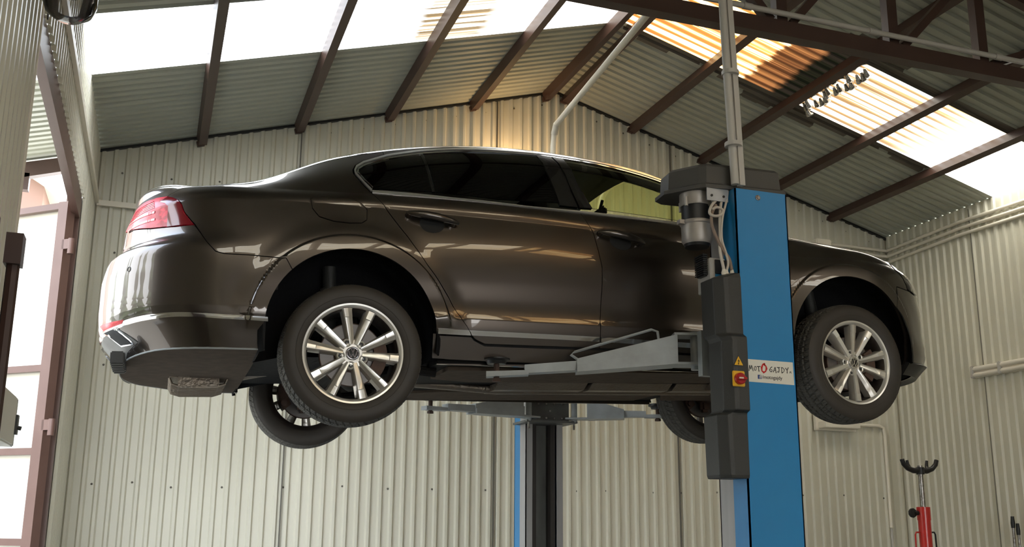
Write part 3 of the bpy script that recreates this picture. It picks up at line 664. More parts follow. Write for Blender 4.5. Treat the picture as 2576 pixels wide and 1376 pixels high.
panel('trunk_lid',[(-1.65,6.3),(-1.36,6.4),(-1.33,7.72),(-1.235,7.65),(-1.45,7.95),(-1.42,9.6),(-1.318,9.69),(-1.179,9.61),(-1.05,9.43),(-.945,9.14),(-.75,10.6),(-.5,11.3),(-.42,12),(-1.65,12)],paint)
panel('rear_quarter',lipr+[(lipr[-1][0],1.3)][:0]+[(lipr[-1][0]+.0,1.0),(.572,1.0),(.548,2.18),(.515,3.02),(.457,4.21),(.354,5.52),(.26,6.98),(.212,7.48),(.165,7.94),(.095,10.05),(.055,10.45),(.022,10.95),(.022,11.15),(.038,11.38),(.08,11.58),(.2,11.79),(.2,12),(-.42,12),(-.5,11.3),(-.75,10.6)]+tail_r[::-1]+shut_q[::-1],paint,holes=[fuel],extra=RINGS[0])
panel('fuel_flap',fuel,paint,gap=.002)
panel('rear_door',door_rear[1:]+[(.91,.65),(1.249,.68)]+door_mid[::-1][1:],paint,extra=RINGS[0])
FD=[(2.155,10),(2.19,8.5),(2.205,6.5),(2.205,3.5),(2.19,.72)]
panel('front_door',door_mid+FD[::-1],paint)
lipf=lip(1,192,34); lipf2=lip(1,34,-14)
panel('side_sill',[(lip(0,-10,-14,1)[0][0]+.004,.95),(lipr[-1][0],.02),(2.38,.02),(2.39,.6),(2.19,.66),(1.249,.62),(.91,.58),(.639,.58),(.585,.78),(.57,.95)],paint)
panel('front_fender',[(2.20,.66),(lipf[0][0],.66)]+[q for q in lipf if q[1]>.7]+[(3.133,5.93),(3.27,5.9),(3.245,6.7),(3.19,7.4),(3.25,11.9),(2.45,11.95),(2.36,11.5),(2.35,10.05),(2.165,10.0)]+[(a+.004,b) for a,b in FD[1:-1]],paint,extra=RINGS[1])
panel('front_bumper',[(lipf2[-1][0],.02)]+lipf2[::-1]+[(3.133,5.93),(3.27,5.9),(3.36,5.8),(4.25,5.8),(4.25,.02)],paint,extra=RINGS[1])
panel('roof_rail',[(.2,11.79),(.39,11.88),(2.2,11.88),(2.42,11.7),(2.44,12),(.2,12)],paint,gap=.002)
M['tail']=mat('tail_lens_red',(.80,.025,.055),.28,coat=.12,noise=(5,.06,(.45,.010,.020),(7,1,10)),spec=.4)
M['tail2']=mat('tail_lens_dark',(.16,.003,.008),.12,coat=.6)
M['tail3']=mat('tail_lens_pink',(.62,.10,.14),.15,coat=1)
tl_a=[(-0.713,7.19),(-0.782,7.65),(-0.875,8.65),(-0.93,9.05),(-.99,8.6),(-.90,7.9),(-.89,7.24)]
panel('tail_light',tail_poly,M['tail'],gap=.003,off=.002)
panel('tail_light_smoke',tl_a,M['tail2'],gap=.005,off=.005,depth=.004,label='dark smoked end of the tail lamp')
mbl=[]
for k_ in range(7):
    v0=7.62+.23*k_; panel('lamp_strip',[(-1.0-.01*k_,v0),(-1.0-.01*k_,v0+.07),(-1.36,v0+.22),(-1.36,v0+.15)],M['tail3'],gap=0,off=.0045,depth=.002,label='pale horizontal strip in the tail lamp')
panel('head_light',[(3.195,7.4),(3.25,6.7),(3.27,5.95),(3.36,5.85),(3.9,6.0),(3.9,8.4),(3.55,10.2),(3.26,11.9)],M['clear'],gap=.004,off=.003)
panel('head_light_bowl',[(3.195,7.4),(3.25,6.7),(3.27,5.95),(3.36,5.85),(3.9,6.0),(3.9,8.4),(3.55,10.2),(3.26,11.9)],M['interior'],gap=.006,off=-.02)
panel('head_light_blade',[(3.24,7.5),(3.30,6.5),(3.7,6.4),(3.7,6.8),(3.36,7.0),(3.28,7.7)],M['chrome'],gap=.0,off=-.010)
panel('hood_nose',[(3.26,11.95),(3.55,10.25),(3.9,8.5),(4.25,8.4),(4.25,11.98)],paint)
panel('radiator_grille',[(3.9,5.85),(4.25,5.85),(4.25,8.4),(3.9,8.4)],M['blackp'],off=-.012)
panel('front_lip',[(3.17,.02),(3.17,.9),(3.6,1.0),(4.25,1.1),(4.25,.02)],M['blackp'],gap=0,off=.022,depth=.03)
# chrome strips and smaller pieces
def strip(name,line,half,m,off=.004,depth=.008,**kw):
    up=[(a,b+half) for a,b in line]; dn=[(a,b-half) for a,b in line]; return panel(name,up+dn[::-1],m,gap=0,off=off,depth=depth,ds=.025,**kw)
def band(name,l1,l2,m,off=.005,depth=.01,**kw): return panel(name,l1+l2[::-1],m,gap=0,off=off,depth=depth,ds=.02,**kw)
band('lower_trim',[(-1.62,1.95),(-1.25,1.95),(-.95,1.97),(-.5,1.95),(-.395,1.95)],[(-1.62,1.15),(-1.25,1.12),(-.95,1.08),(-.5,1.1),(-.393,1.12)],M['chrome'],label='chrome strip across the rear bumper')
x0=lip(0,8,5,1)[0][0]+.012
band('lower_trim',[(x0,1.80),(.552,1.80)],[(x0+.002,1.05),(.566,1.05)],M['chrome'])
band('lower_trim',[(.556,1.80),(1.244,1.82)],[(.572,1.05),(1.244,1.05)],M['chrome'])
band('lower_trim',[(1.254,1.82),(2.19,1.80)],[(1.254,1.05),(2.19,1.05)],M['chrome'])
panel('rear_reflector',[(-1.417,2.85),(-1.287,2.6),(-1.10,2.05),(-1.13,1.55),(-1.358,1.95)],M['tail'],gap=.002,off=.007,depth=.006)
ct=[(0.096,10.08),(0.06,10.45),(0.029,10.92),(0.029,11.12),(0.044,11.35),(0.085,11.54),(0.215,11.76),(0.391,11.85),(0.646,11.88),(0.882,11.86),(1.132,11.88),(1.389,11.89),(1.544,11.87),(1.839,11.85),(2.05,11.75),(2.2,11.5),(2.28,11.0),(2.34,10.05)]
def inn(pl,d):
    out=[]
    for i,(a,b) in enumerate(pl):
        p0=pl[max(i-1,0)]; p1=pl[min(i+1,len(pl)-1)]; t=Vector((p1[0]-p0[0],(p1[1]-p0[1])*SC)).normalized(); n_=Vector((t.y,-t.x)); out.append((a+n_.x*d,b+n_.y*d/SC))
    return out
band('window_trim',ct,inn(ct,.008),M['satin'],off=.006)
ci=inn(ct,.013); band('window_trim',ci,inn(ci,.005),M['chrome'],off=.004)
belt=[(.10,10.02),(.5,9.92),(.9,9.90),(1.19,9.93),(1.6,9.95),(2.0,10.0),(2.33,10.05)]
band('belt_trim',[(a,b+.10) for a,b in belt],[(a,b+.0) for a,b in belt],M['satin'],off=.006)
M['frame']=mat('window_frame_black',(.010,.010,.010),.25,coat=.6)
w0=inn(ct,.019)
qi=[q for q in w0 if q[0]<.385]+[(.383,11.63)]
panel('quarter_window',[q for q in qi if q[1]>10.18]+[(.402,10.15),(.11,10.2)],M['tint'],gap=.001,off=-.001,depth=.004)
panel('window_pillar',[(.383,11.63),(.390,10.8),(.402,10.15),(.416,10.15),(.404,10.8),(.397,11.64)],M['frame'],gap=0,off=.002,depth=.01)
panel('rear_window_glass',[(.40,11.63),(.64,11.65),(.874,11.63),(1.03,11.63),(1.045,10.81),(1.083,10.15),(.75,10.08),(.416,10.15),(.408,10.8)],M['tint'],gap=.001,off=-.001,depth=.004)
panel('door_pillar',[(1.03,11.66),(1.047,10.81),(1.085,10.10),(1.186,10.10),(1.155,10.5),(1.113,11.66)],M['frame'],gap=.001,off=.003,depth=.02)
panel('door_pillar',[(1.122,11.66),(1.163,10.5),(1.196,10.10),(1.268,10.12),(1.208,10.61),(1.184,11.66)],M['frame'],gap=.001,off=.003,depth=.02)
panel('front_window_glass',[(1.187,11.67),(1.376,11.67),(1.6,11.66),(1.827,11.63),(2.03,11.55),(2.16,11.2),(2.23,10.9),(2.31,10.15),(1.9,10.14),(1.271,10.12),(1.211,10.61)],M['glass'],gap=.001,off=-.001,depth=.004)
panel('window_seal',[(1.186,11.66),(1.376,11.68),(1.6,11.68),(1.83,11.67),(2.03,11.60),(2.16,11.25),(2.16,11.0),(2.02,11.18),(1.827,11.22),(1.6,11.24),(1.376,11.24),(1.190,11.24)],M['frame'],gap=0,off=-.012,depth=.01)
# handles
def handle(sc_,vc):
    e_s=np.linspace(-.13,.13,15)
    for mir in (1,-1):
        mb=MB(); pts=[]; rad=[]
        for t in e_s:
            q=S(sc_+t,vc-.45*t*2)[0]; nn=N([sc_+t],[vc])[0]; d=.018+.026*(1-(t/.13)**2)**.8; q=q+nn*d; pts.append((q[0],q[1]*mir,q[2])); rad.append(.008+.011*(1-(abs(t)/.13)**3))
        mb.tube(pts,rad,14)
        for t in (-.115,.10):
            q=S(sc_+t,vc-.9*t)[0]; nn=N([sc_+t],[vc])[0]; a=q-nn*.004; b=q+nn*.030; mb.tube([(a[0],a[1]*mir,a[2]),(b[0],b[1]*mir,b[2])],[.019,.013],12)
        mb.obj('door_handle',[paint],car)
        mb=MB(); c_=S(sc_+.0,vc-.15)[0]; nn=N([sc_],[vc])[0]; ring=[]
        vs=[(0,0)]+[(.062*math.cos(a),.030*math.sin(a)) for a in np.linspace(0,2*math.pi,24,endpoint=False)]
        P3=[]
        for a,b in vs:
            q=S(sc_+a,vc-.15+b/SC*.9)[0]; q=q+nn*(.0015); P3.append((q[0],q[1]*mir,q[2]))
        mb.add(P3,[(0,i,i%24+1) for i in range(1,25)]); mb.obj('handle_recess_shade',[M['interior']],car)  # flat black oval on the door skin paints the shade of the handle cup
handle(.385,7.72); handle(1.40,7.75)
# parking sensor ring
mb=MB(); q=S(-1.067,4.96)[0]; nn=Vector(N([-1.067],[4.96])[0]); q=Vector(q)+nn*.001; t1=nn.orthogonal().normalized(); t2=nn.cross(t1)
mb.tube([q+(t1*math.cos(a)+t2*math.sin(a))*.011 for a in np.linspace(0,2*math.pi,20,endpoint=False)],.0012,5,closed=True); mb.obj('parking_sensor',[M['blackp']],car)
# diffuser / mock exhaust in bumper corner
panel('exhaust_surround',[(-1.47,1.95),(-1.37,1.98),(-1.222,1.42),(-1.155,.75),(-1.09,.38),(-1.17,.30),(-1.25,.22),(-1.33,.05),(-1.60,.03),(-1.60,.9)],M['carriage'],gap=0,off=.004,depth=.014)
panel('exhaust_frame',[(-1.42,1.84),(-1.36,1.86),(-1.225,1.33),(-1.14,.55),(-1.12,.36),(-1.27,.45),(-1.32,.84)],M['chrome'],gap=0,off=.007,depth=.008)
panel('exhaust_recess',[(-1.39,1.72),(-1.24,1.26),(-1.155,.52),(-1.145,.41),(-1.26,.50),(-1.305,.86)],M['interior'],gap=0,off=.009,depth=.004)
panel('diffuser_panel',[(-1.65,.55),(-1.52,.55),(-1.28,.27),(-1.34,.04),(-1.65,.03)],M['blackp'],gap=0,off=.008,depth=.012)
# ---- top patches: rail to rail
def top(name,s0,s1,m,crown,drop=0,n=24,fil=.020,inn_=1.0,over=None,arc=0,dz=0):
    ss=np.linspace(s0,s1,n); R=S(ss,np.full(n,12.0)); vs=[]; TT=[-1,-.995,-.985,-.97,-.94,-.9,-.82,-.7,-.5,-.25,0,.25,.5,.7,.82,.9,.94,.97,.985,.995,1]; ny=20; ed=fil
    for i in range(n):
        x,y,z=R[i]
        for j in range(ny+1):
            t=TT[j]; cx=crown(ss[i])
            k=(1-abs(t)**2.2); vs.append((x,t*abs(y)*inn_,z+cx*k+ed*(1-abs(t)**18)+dz))
    fs=[(i*(ny+1)+j,i*(ny+1)+j+1,(i+1)*(ny+1)+j+1,(i+1)*(ny+1)+j) for i in range(n-1) for j in range(ny)]
    mb=MB(); mb.add(vs,fs,0,True); o=mb.obj(name,[m],car,fix=False); return o
crw=lambda s: float(np.interp(s,[-1.65,-1.3,-.95,-.5,0,.4,1,1.7,2.1,2.5,3.3,4.25],[.004,.015,.02,.03,.06,.055,.05,.05,.05,.055,.035,.01]))
top('trunk_lid_top',-1.65,-.45,paint,crw); top('rear_window',-.45,.12,M['tint'],crw); top('roof',.12,1.68,paint,crw); top('windshield',1.68,2.42,M['glass'],crw); top('hood',2.42,4.25,paint,crw,n=40)
top('headliner',.12,1.665,M['headliner'],crw,inn_=.985,dz=-.035,fil=0)
mb=MB()
for s in (-1,1):
    for x in (.35,1.30):
        mb.box((x,s*.38-.24,.25),(x+.45,s*.38+.24,.42),bev=.05); mb.prism([(x-.02,.35),(x+.14,.35),(x-.12,.84),(x-.24,.82)],s*.38-.22,s*.38+.22,'y')
        mb.box((x-.27,s*.38-.12,.86),(x-.14,s*.38+.12,1.0),bev=.04)
mb.obj('seats',[M['interior']],car)
mb=MB(); mb.prism([(1.95,.60),(2.45,.66),(2.45,.2),(1.95,.2)],-.70,.70,'y'); mb.obj('dashboard',[M['interior']],car)
mb=MB(); mb.box((1.66,-.12,1.00),(1.70,.12,1.065),bev=.02); mb.tube([(1.69,0,1.04),(1.72,0,1.13)],.01,8); mb.obj('rear_view_mirror',[M['interior']],car)
for s in (-1,1):
    mb=MB(); mb.prism([(1.40,1.165),(1.58,1.135),(1.58,1.125),(1.40,1.15)],s*.10,s*.46,'y'); mb.obj('sun_visor',[M['headliner']],car)
    mb=MB(); mb.box((2.0,s*.88,.735),(2.10,s*.97,.775),bev=.01)
    mb.prism([(1.985,.74),(2.12,.76),(2.12,.87),(2.0,.865)],s*.93,s*1.09,'y'); me_=mb.obj('door_mirror',[paint],car)
    me_.modifiers.new('bevel','BEVEL').width=.012
    pl=[]; 
    for s_ in np.linspace(1.15,2.36,20): pl.append(S(s_,11.9)[0])
    mb=MB(); mb.tube([(q[0],-s*q[1]-s*.045,q[2]-.035) for q in pl],.024,8); mb.obj('pillar_trim',[M['headliner']],car)
# ---- black shell added to block light through the panel gaps, and floor
def shell(v0,v1,s0,s1,off,hole=True):
    ss=np.arange(s0,s1,.05); vv=np.linspace(v0,v1,22); mb=MB()
    for mir in (1,-1):
        A,B=np.meshgrid(ss,vv,indexing='ij'); P=S(A.ravel(),B.ravel())-N(A.ravel(),B.ravel())*off
        P=[(q[0],q[1]*mir,q[2]) for q in P]; fs=[]; k=len(vv)
        for i in range(len(ss)-1):
            for j in range(k-1):
                c_=P[i*k+j]
                if hole and any(math.hypot(c_[0]-ax,c_[2]-az)<ar+.03 for ax,az,ar in ARCH): continue
                fs.append((i*k+j,i*k+j+1,(i+1)*k+j+1,(i+1)*k+j))
        mb.add(P,fs)
    return mb
shell(0,9.9,-1.6,4.2,.028).obj('gap_light_blocker',[M['interior']],car,fix=False)
# wheel housings
for k_,(ax,az,ar) in enumerate(ARCH):
    for s in (-1,1):
        mb=MB(); R_=ar+.025; pr=[(R_-.022,s*.895),(R_,s*.88),(R_,s*.55),(0.0,s*.55)]
        a=[(math.radians(-12+204*i/36)) for i in range(37)]; vs=[]
        for t in a:
            for r,y in pr: vs.append((ax+r*math.cos(t),y,az+r*math.sin(t)))
        mb.add(vs,[(i*4+j,i*4+j+1,(i+1)*4+j+1,(i+1)*4+j) for i in range(36) for j in range(3)],0,True)
        mb.obj('wheel_housing',[M['liner']],car,fix=False)
# floor and underbody pieces
def slab(name,poly,z0,z1,m,lab=None,**kw):
    mb=MB(); mb.prism(poly,z0,z1,'z'); return mb.obj(name,[m],car,**({'label':lab} if lab else {}))
slab('floor_pan',[(.42,-.80),(2.36,-.80),(2.36,.80),(.42,.80)],-.03,.06,M['underblk'])
slab('centre_floor',[(-.41,-.53),(3.2,-.53),(3.2,.53),(-.41,.53)],.03,.12,M['liner'])
ts=[S(s,0.05)[0] for s in np.linspace(-1.60,-.42,18)]
mb=MB(); mb.tube([(q[0],q[1],q[2]+.002) for q in ts],.0045,6); mb.tube([(q[0],-q[1],q[2]+.002) for q in ts],.0045,6); mb.obj('bumper_edge',[M['lgrey']],car)
mb=MB(); ny=10; vs=[]
for q in ts:
    for j in range(ny+1):
        t=-1+2*j/ny; vs.append((q[0],t*(abs(q[1])-.004),q[2]-.012*(1-t**4)+.0))
mb.add(vs,[(i*(ny+1)+j,(i+1)*(ny+1)+j,(i+1)*(ny+1)+j+1,i*(ny+1)+j+1) for i in range(17) for j in range(ny)],0,True); mb.obj('rear_undertray',[M['under']],car,label='brown felt undertray beneath the rear bumper',fix=False)
mb=MB()
for i in range(6):
    y=-.62+.06*i; mb.box((-1.06+.02*abs(i-3)*0,y,-.03),(-1.0,y+.035,.03),bev=.006)
mb.obj('diffuser_fins',[M['plastic']],car)
mb=MB(); mb.box((-.80,.05,-.040),(-.50,.62,.06),bev=.05)
for y in np.arange(.12,.60,.07): mb.tube([(-.80,y,.005),(-.785,y,-.028),(-.74,y,-.042),(-.56,y,-.042),(-.515,y,-.028),(-.50,y,.005)],.007,6)
mb.obj('muffler',[M['heat']],car)
mb=MB(); mb.tube([(-.55,.30,.02),(-.35,.22,.05),(-.1,.12,.08),(.3,.05,.0),(1.0,.04,-.055),(2.4,.04,-.055)],.028,12); mb.obj('exhaust_pipe',[M['heat']],car)
for x0,x1 in ((.95,1.5),(1.53,2.05),(2.08,2.4)):
    mb=MB(); mb.prism([(-.14,-.035),(-.07,-.07),(.12,-.07),(.2,-.035)],x0,x1,'x'); mb.obj('heat_shield',[M['heat']],car)
slab('side_cover',[(.50,-.70),(2.2,-.70),(2.2,-.28),(.75,-.24),(.50,-.36)],-.050,-.028,M['under'],'brown underbody cover panel behind the rear wheel')
slab('side_cover',[(.50,.70),(.50,.36),(.75,.24),(2.2,.28),(2.2,.70)],-.045,-.028,M['under'])
slab('engine_undertray',[(2.3,-.50),(3.30,-.50),(3.30,.50),(2.3,.50)],-.065,-.03,M['under'])
for s in (-1,1):
    mb=MB(); mb.prism([(.42,-.034),(2.36,-.062),(2.36,-.04),(.42,-.015)],s*.775,s*.79,'y'); mb.obj('jacking_rail',[paint],car)
    mb=MB(); mb.tube([(.46,s*.62,-.05),(.30,s*.60,-.03),(.05,s*.50,-.06)],.025,8); mb.tube([(.10,s*.2,-.07),(0,s*.55,-.08),(-.02,s*.68,-.06)],[.03,.03,.025],10); mb.tube([(-.12,s*.25,.05),(-.06,s*.62,.02)],.018,8); mb.obj('suspension_arm',[M['underblk']],car)
    mb=MB(); mb.tube([(-.07,s*.60,.02),(-.07,s*.60,.47)],.033,12); mb.tube([(-.07,s*.60,.20),(-.07,s*.60,.36)],.045,12); mb.tube([(.02,s*.58,.02),(.02,s*.58,.30)],.05,12); mb.obj('shock_absorber',[M['plastic']],car)
    mb=MB(); mb.tube([(2.79,s*.60,.05),(2.76,s*.56,.46)],.035,12); mb.tube([(2.79,s*.58,-.07),(2.70,s*.25,-.09)],.025,8); mb.tube([(2.79,s*.66,-.02),(2.79,s*.3,.0)],.022,8); mb.obj('shock_absorber',[M['plastic']],car)
    mb=MB(); mb.box((.07,s*.60,.20),(.13,s*.66,.34),bev=.01); mb.obj('brake_bracket',[M['alum']],car)
mb=MB(); mb.tube([(0,-.62,0),(0,.62,0)],.045,12); mb.obj('rear_axle_beam',[M['underblk']],car)
# ---- wheels: outward face towards -y
TYR=.334; RIM=.2345
def wheel_parts():
    out={}
    # tyre: sidewall + carved tread
    mb=MB(); sw=[(.2260,-.093),(.2345,-.099),(.243,-.1035),(.262,-.109),(.285,-.1105),(.302,-.108),(.314,-.102),(.322,-.096)]
    prof=sw; mb.lathe(sw,96,'y'); mb.lathe([(r,-h) for r,h in sw],96,'y'); mb.lathe([(.2260,-.093),(.226,.093)],96,'y')
    mb.lathe([(.262,-.1092),(.2640,-.1102),(.266,-.1095)],96,'y')
    nA,nY=900,34; ys=np.linspace(-.098,.098,nY+1); a=np.linspace(0,2*np.pi,nA,endpoint=False)
    A,Yy=np.meshgrid(a,ys,indexing='ij'); crown=.322+.0125*(1-(np.abs(Yy)/.098)**3.2)
    ph=A*62/(2*np.pi)+np.abs(Yy)*11.0; fr=ph%1.0; lat=(fr<.17)&(np.abs(Yy)>.012)
    fr2=(A*62*3/(2*np.pi)+Yy*22)%1.0; sipe=(fr2<.22)&(np.abs(Yy)<.088)
    circ=(np.abs(np.abs(Yy)-.022)<.0045)|(np.abs(np.abs(Yy)-.060)<.0045)
    hgt=np.where(lat|circ,-.0075,np.where(sipe,-.003,0)); R_=crown+hgt
    vs=np.stack([R_*np.cos(A),Yy,R_*np.sin(A)],-1).reshape(-1,3); k=nY+1
    fs=[(i*k+j,i*k+j+1,((i+1)%nA)*k+j+1,((i+1)%nA)*k+j) for i in range(nA) for j in range(nY)]
    b=len(mb.v); mb.v+=[tuple(q) for q in vs.tolist()]; mb.f+=[tuple(q+b for q in f) for f in fs]; mb.mi+=[1]*len(fs); mb.sm+=[False]*len(fs)
    out['tyre']=mb
    # alloy: barrel, lip, ten spokes in five pairs, hub
    mb=MB(); mb.lathe([(.2215,-.090),(.2265,-.0985),(.2345,-.1005),(.2355,-.096),(.230,-.090)],96,'y',mi=0)
    mb.lathe([(.2265,-.0985),(.2195,-.092),(.2140,-.082)],96,'y',mi=0)
    mb.lathe([(.2140,-.082),(.2085,-.070),(.2040,-.03),(.2020,.06),(.212,.085),(.2355,.100),(.2355,.094),(.217,.080)],96,'y',mi=2)
    mb.lathe([(.0,-.070),(.034,-.072),(.050,-.073),(.066,-.070),(.074,-.060),(.076,-.03),(.0,-.03)],60,'y',mi=1)
    for p_ in range(5):
        pc=math.radians(82+72*p_)
        for sg in (-1,1):
            a0=pc+sg*math.radians(15.5); ri=.045; ro=.2150
            st=Vector((math.cos(pc+sg*math.radians(14)),0,math.sin(pc+sg*math.radians(14))))*ri; en=Vector((math.cos(a0),0,math.sin(a0)))*ro
            d=(en-st).normalized(); nr=Vector((-d.z,0,d.x)); vs=[]; 
            for t in (0,.25,.5,.74,.76,1.0):
                q=st+(en-st)*t; wd=.0125+.0105*t; yf=-.078-.004*math.sin(t*3)+ (-.010*t); 
                if t>.75: yf-=.003
                o1=sg*.004
                for u,y in ((-wd-.006,-.040),(-wd,yf+.010),(-wd*.45+o1,yf+.0015),(-wd*.30+o1,yf),(wd*.72,yf-.001),(wd,yf+.006),(wd+.006,-.040)):
                    vs.append(q+nr*u*sg+Vector((0,y,0)))
            fs=[];ms=[]
            for i in range(5):
                for j in range(6):
                    fs.append((i*7+j,i*7+j+1,(i+1)*7+j+1,(i+1)*7+j)); ms.append(0 if j in (3,4) else (1 if j in (1,2) else 1))
            b=len(mb.v); mb.v+=[tuple(q) for q in vs]; mb.f+=[tuple(q+b for q in f) for f in fs]; mb.mi+=ms; mb.sm+=[False]*len(fs)
            # web between rim and spoke end
            mb.add([en*1.03+nr*.03+Vector((0,-.088,0)),en*1.03-nr*.03+Vector((0,-.088,0)),en*.93-nr*.02+Vector((0,-.075,0)),en*.93+nr*.02+Vector((0,-.075,0))],[(0,1,2,3)],1)
    for k_ in range(5):
        an=math.radians(46+72*k_); c_=(.056*math.cos(an),0,.056*math.sin(an))
        mb.lathe([(.0125,-.058),(.0125,-.0765),(.0165,-.0790),(.0195,-.0765),(.0205,-.058)],20,'y',c_,mi=0)
    out['rim']=mb
    mb=MB()
    mb.lathe([(0,-.0),(.0105,0),(.0115,-.004),(.0105,-.010),(.004,-.011),(0,-.009)],16,'y'); out['bolt']=mb
    mb=MB(); mb.lathe([(0,-.080),(.027,-.080),(.0285,-.079)],40,'y',mi=0); mb.lathe([(.0265,-.080),(.028,-.083),(.031,-.083),(.0325,-.0805),(.033,-.070)],40,'y',mi=1)
    def stroke(pts,wd=.0042):
        for (x0,z0),(x1,z1) in zip(pts[:-1],pts[1:]):
            a_=Vector((x0,z0));b_=Vector((x1,z1));d=(b_-a_).normalized();n_=Vector((-d.y,d.x))*wd/2; e=d*wd*.2
            P_=[a_-e+n_,b_+e+n_,b_+e-n_,a_-e-n_]; mb.prism([(p_.x,p_.y) for p_ in P_],-.0828,-.080,'y',mi=1)
    stroke([(-.0085,.0235),(0,.0030),(.0085,.0235)]); stroke([(-.0205,.0150),(-.0095,-.0215),(0,.0005),(.0095,-.0215),(.0205,.0150)]); stroke([(-.0035,.0022),(.0035,.0022)],.003)
    mb.lathe([(.0225,-.0805),(.0235,-.0828),(.0262,-.0828),(.0268,-.0805)],40,'y',mi=1)
    out['cap']=mb
    mb=MB(); mb.lathe([(0,-.052),(.070,-.052),(.072,-.036),(.085,-.036),(.146,-.036),(.148,-.034),(.148,-.012),(.146,-.010),(0,-.010)],56,'y')
    mb.lathe([(.072,-.0365),(.084,-.0368)],56,'y',mi=1)
    mb.lathe([(.146,-.037),(.150,-.036),(.150,-.010),(.146,-.009)],56,'y',mi=1); out['disc']=mb
    mb=MB(); an=[math.radians(a_) for a_ in np.linspace(-38,30,12)]
    pl=[(.165*math.cos(a_),.165*math.sin(a_)) for a_ in an]+[(.105*math.cos(a_),.105*math.sin(a_)) for a_ in an[::-1]]
    mb.prism(pl,-.062,.03,'y'); mb.tube([(.13,.05,.06),(.13,-.02,.06)],.02,10); mb.tube([(.13,.05,-.06),(.13,-.02,-.06)],.02,10); mb.tube([(0,.0,0),(0,.12,0)],[.07,.05],20); mb.box((-.03,.0,-.12),(.05,.06,.10),bev=.02); out['caliper']=mb
    return out
WP=wheel_parts()
def place_wheel(x,side,steer,roll):
    o=WP['rim'].obj('wheel',[M['rimlt'],M['rimdk'],M['rimin']],car) if 'rimme' not in WP else None
    if o is None:
        o=bpy.data.objects.new('wheel',WP['rimme']); C.objects.link(o); o.parent=car
    else: WP['rimme']=o.data
    o.rotation_mode='YXZ'
    base=(0,0,steer) if side<0 else (0,0,math.pi+steer)
    pv=-.70; wy=-.785
    Mx=Matrix.Translation((x,side*.0,0))@Matrix.Rotation(base[2],4,'Z')
    if side<0: Mx=Matrix.Translation((x,pv,0))@Matrix.Rotation(steer,4,'Z')@Matrix.Translation((0,wy-pv,0))
    else: Mx=Matrix.Translation((x,-pv,0))@Matrix.Rotation(math.pi+steer,4,'Z')@Matrix.Translation((0,wy-pv,0))
    hubM=Mx; o.matrix_local=Mx@Matrix.Rotation(roll,4,'Y')
    def sub(nm,key,mats,parent,loc=None):
        if key+'me' in WP:
            q=bpy.data.objects.new(nm,WP[key+'me']); C.objects.link(q); q.parent=parent
        else: q=WP[key].obj(nm,mats,parent); WP[key+'me']=q.data
        if loc: q.location=loc
        return q
    sub('tyre','tyre',[M['tyre'],M['tread']],o); sub('centre_cap','cap',[M['blackp'],M['chrome']],o)
    for k_ in range(5):
        an=math.radians(46+72*k_); sub('wheel_bolt','bolt',[M['blackp']],o,(.056*math.cos(an),-.062,.056*math.sin(an)))
    q=sub('brake_disc','disc',[M['disc'],M['rust']],car); q.matrix_local=hubM
    q=sub('brake_caliper','caliper',[M['rust']],car); q.matrix_local=hubM
    return o
place_wheel(0,-1,-.0126,0); place_wheel(2.791,-1,.054,math.radians(12)); place_wheel(0,1,.0,.3); place_wheel(2.791,1,.054,.7)

# ================================================================== THE LIFT
M['innerplate']=mat('grey_inner_plate',(.20,.21,.19),.5,noise=(9,.25,(.09,.09,.08),(1,1,.25)))
def column(loc,side,label):
    """side=-1: near post, outer plate faces -y ; +1: far post"""
    t=empty('lift_post',loc,label=label,cat='lift post',group='posts of the two post lift'); s=side
    W_=.285; D1=.12; D2=.24; Ht=3.045
    mb=MB(); mb.box((0,0,0),(W_,-s*.008,Ht)); mb.box((0,0,0),(.006,-s*D1,Ht)); mb.box((W_-.006,0,0),(W_,-s*D1,Ht)); mb.obj('outer_plate',[M['blue']],t)
    for x in (0,W_-.006):
        mb=MB(); mb.box((x,-s*D1,0),(x+.006,-s*D2,Ht-.0)); 
        x2=x+.045 if x==0 else x-.039; mb.box((min(x,x2),-s*D2,0),(max(x,x2)+.006*(x==0),-s*(D2-.008),Ht)); mb.obj('guide_rail',[M['railgrey']],t)
        mb=MB(); xa=.052 if x==0 else W_-.052-.035; mb.box((xa,-s*.05,0),(xa+.035,-s*(D2-.02),Ht-.02)); mb.obj('slide_track',[M['blackrail']],t)
    mb=MB(); mb.box((.088,-s*.12,0),(W_-.088,-s*.14,Ht-.03)); mb.obj('inner_plate',[M['innerplate']],t)
    mb=MB(); mb.box((-.10,s*.05,0),(W_+.10,-s*(D2+.12),.018)); mb.obj('base_plate',[M['blue']],t)
    return t
CX0=2.500
near=column((CX0,3.88,0),-1,'near blue lift post with white sign and dark motor cover, in front of the car')
far=column((CX0+.012,6.98,0),1,'far lift post with blue edge and greased rails, behind the car')
def PB(mb,name,mats,par,**kw): return mb.obj(name,mats,par,**kw)
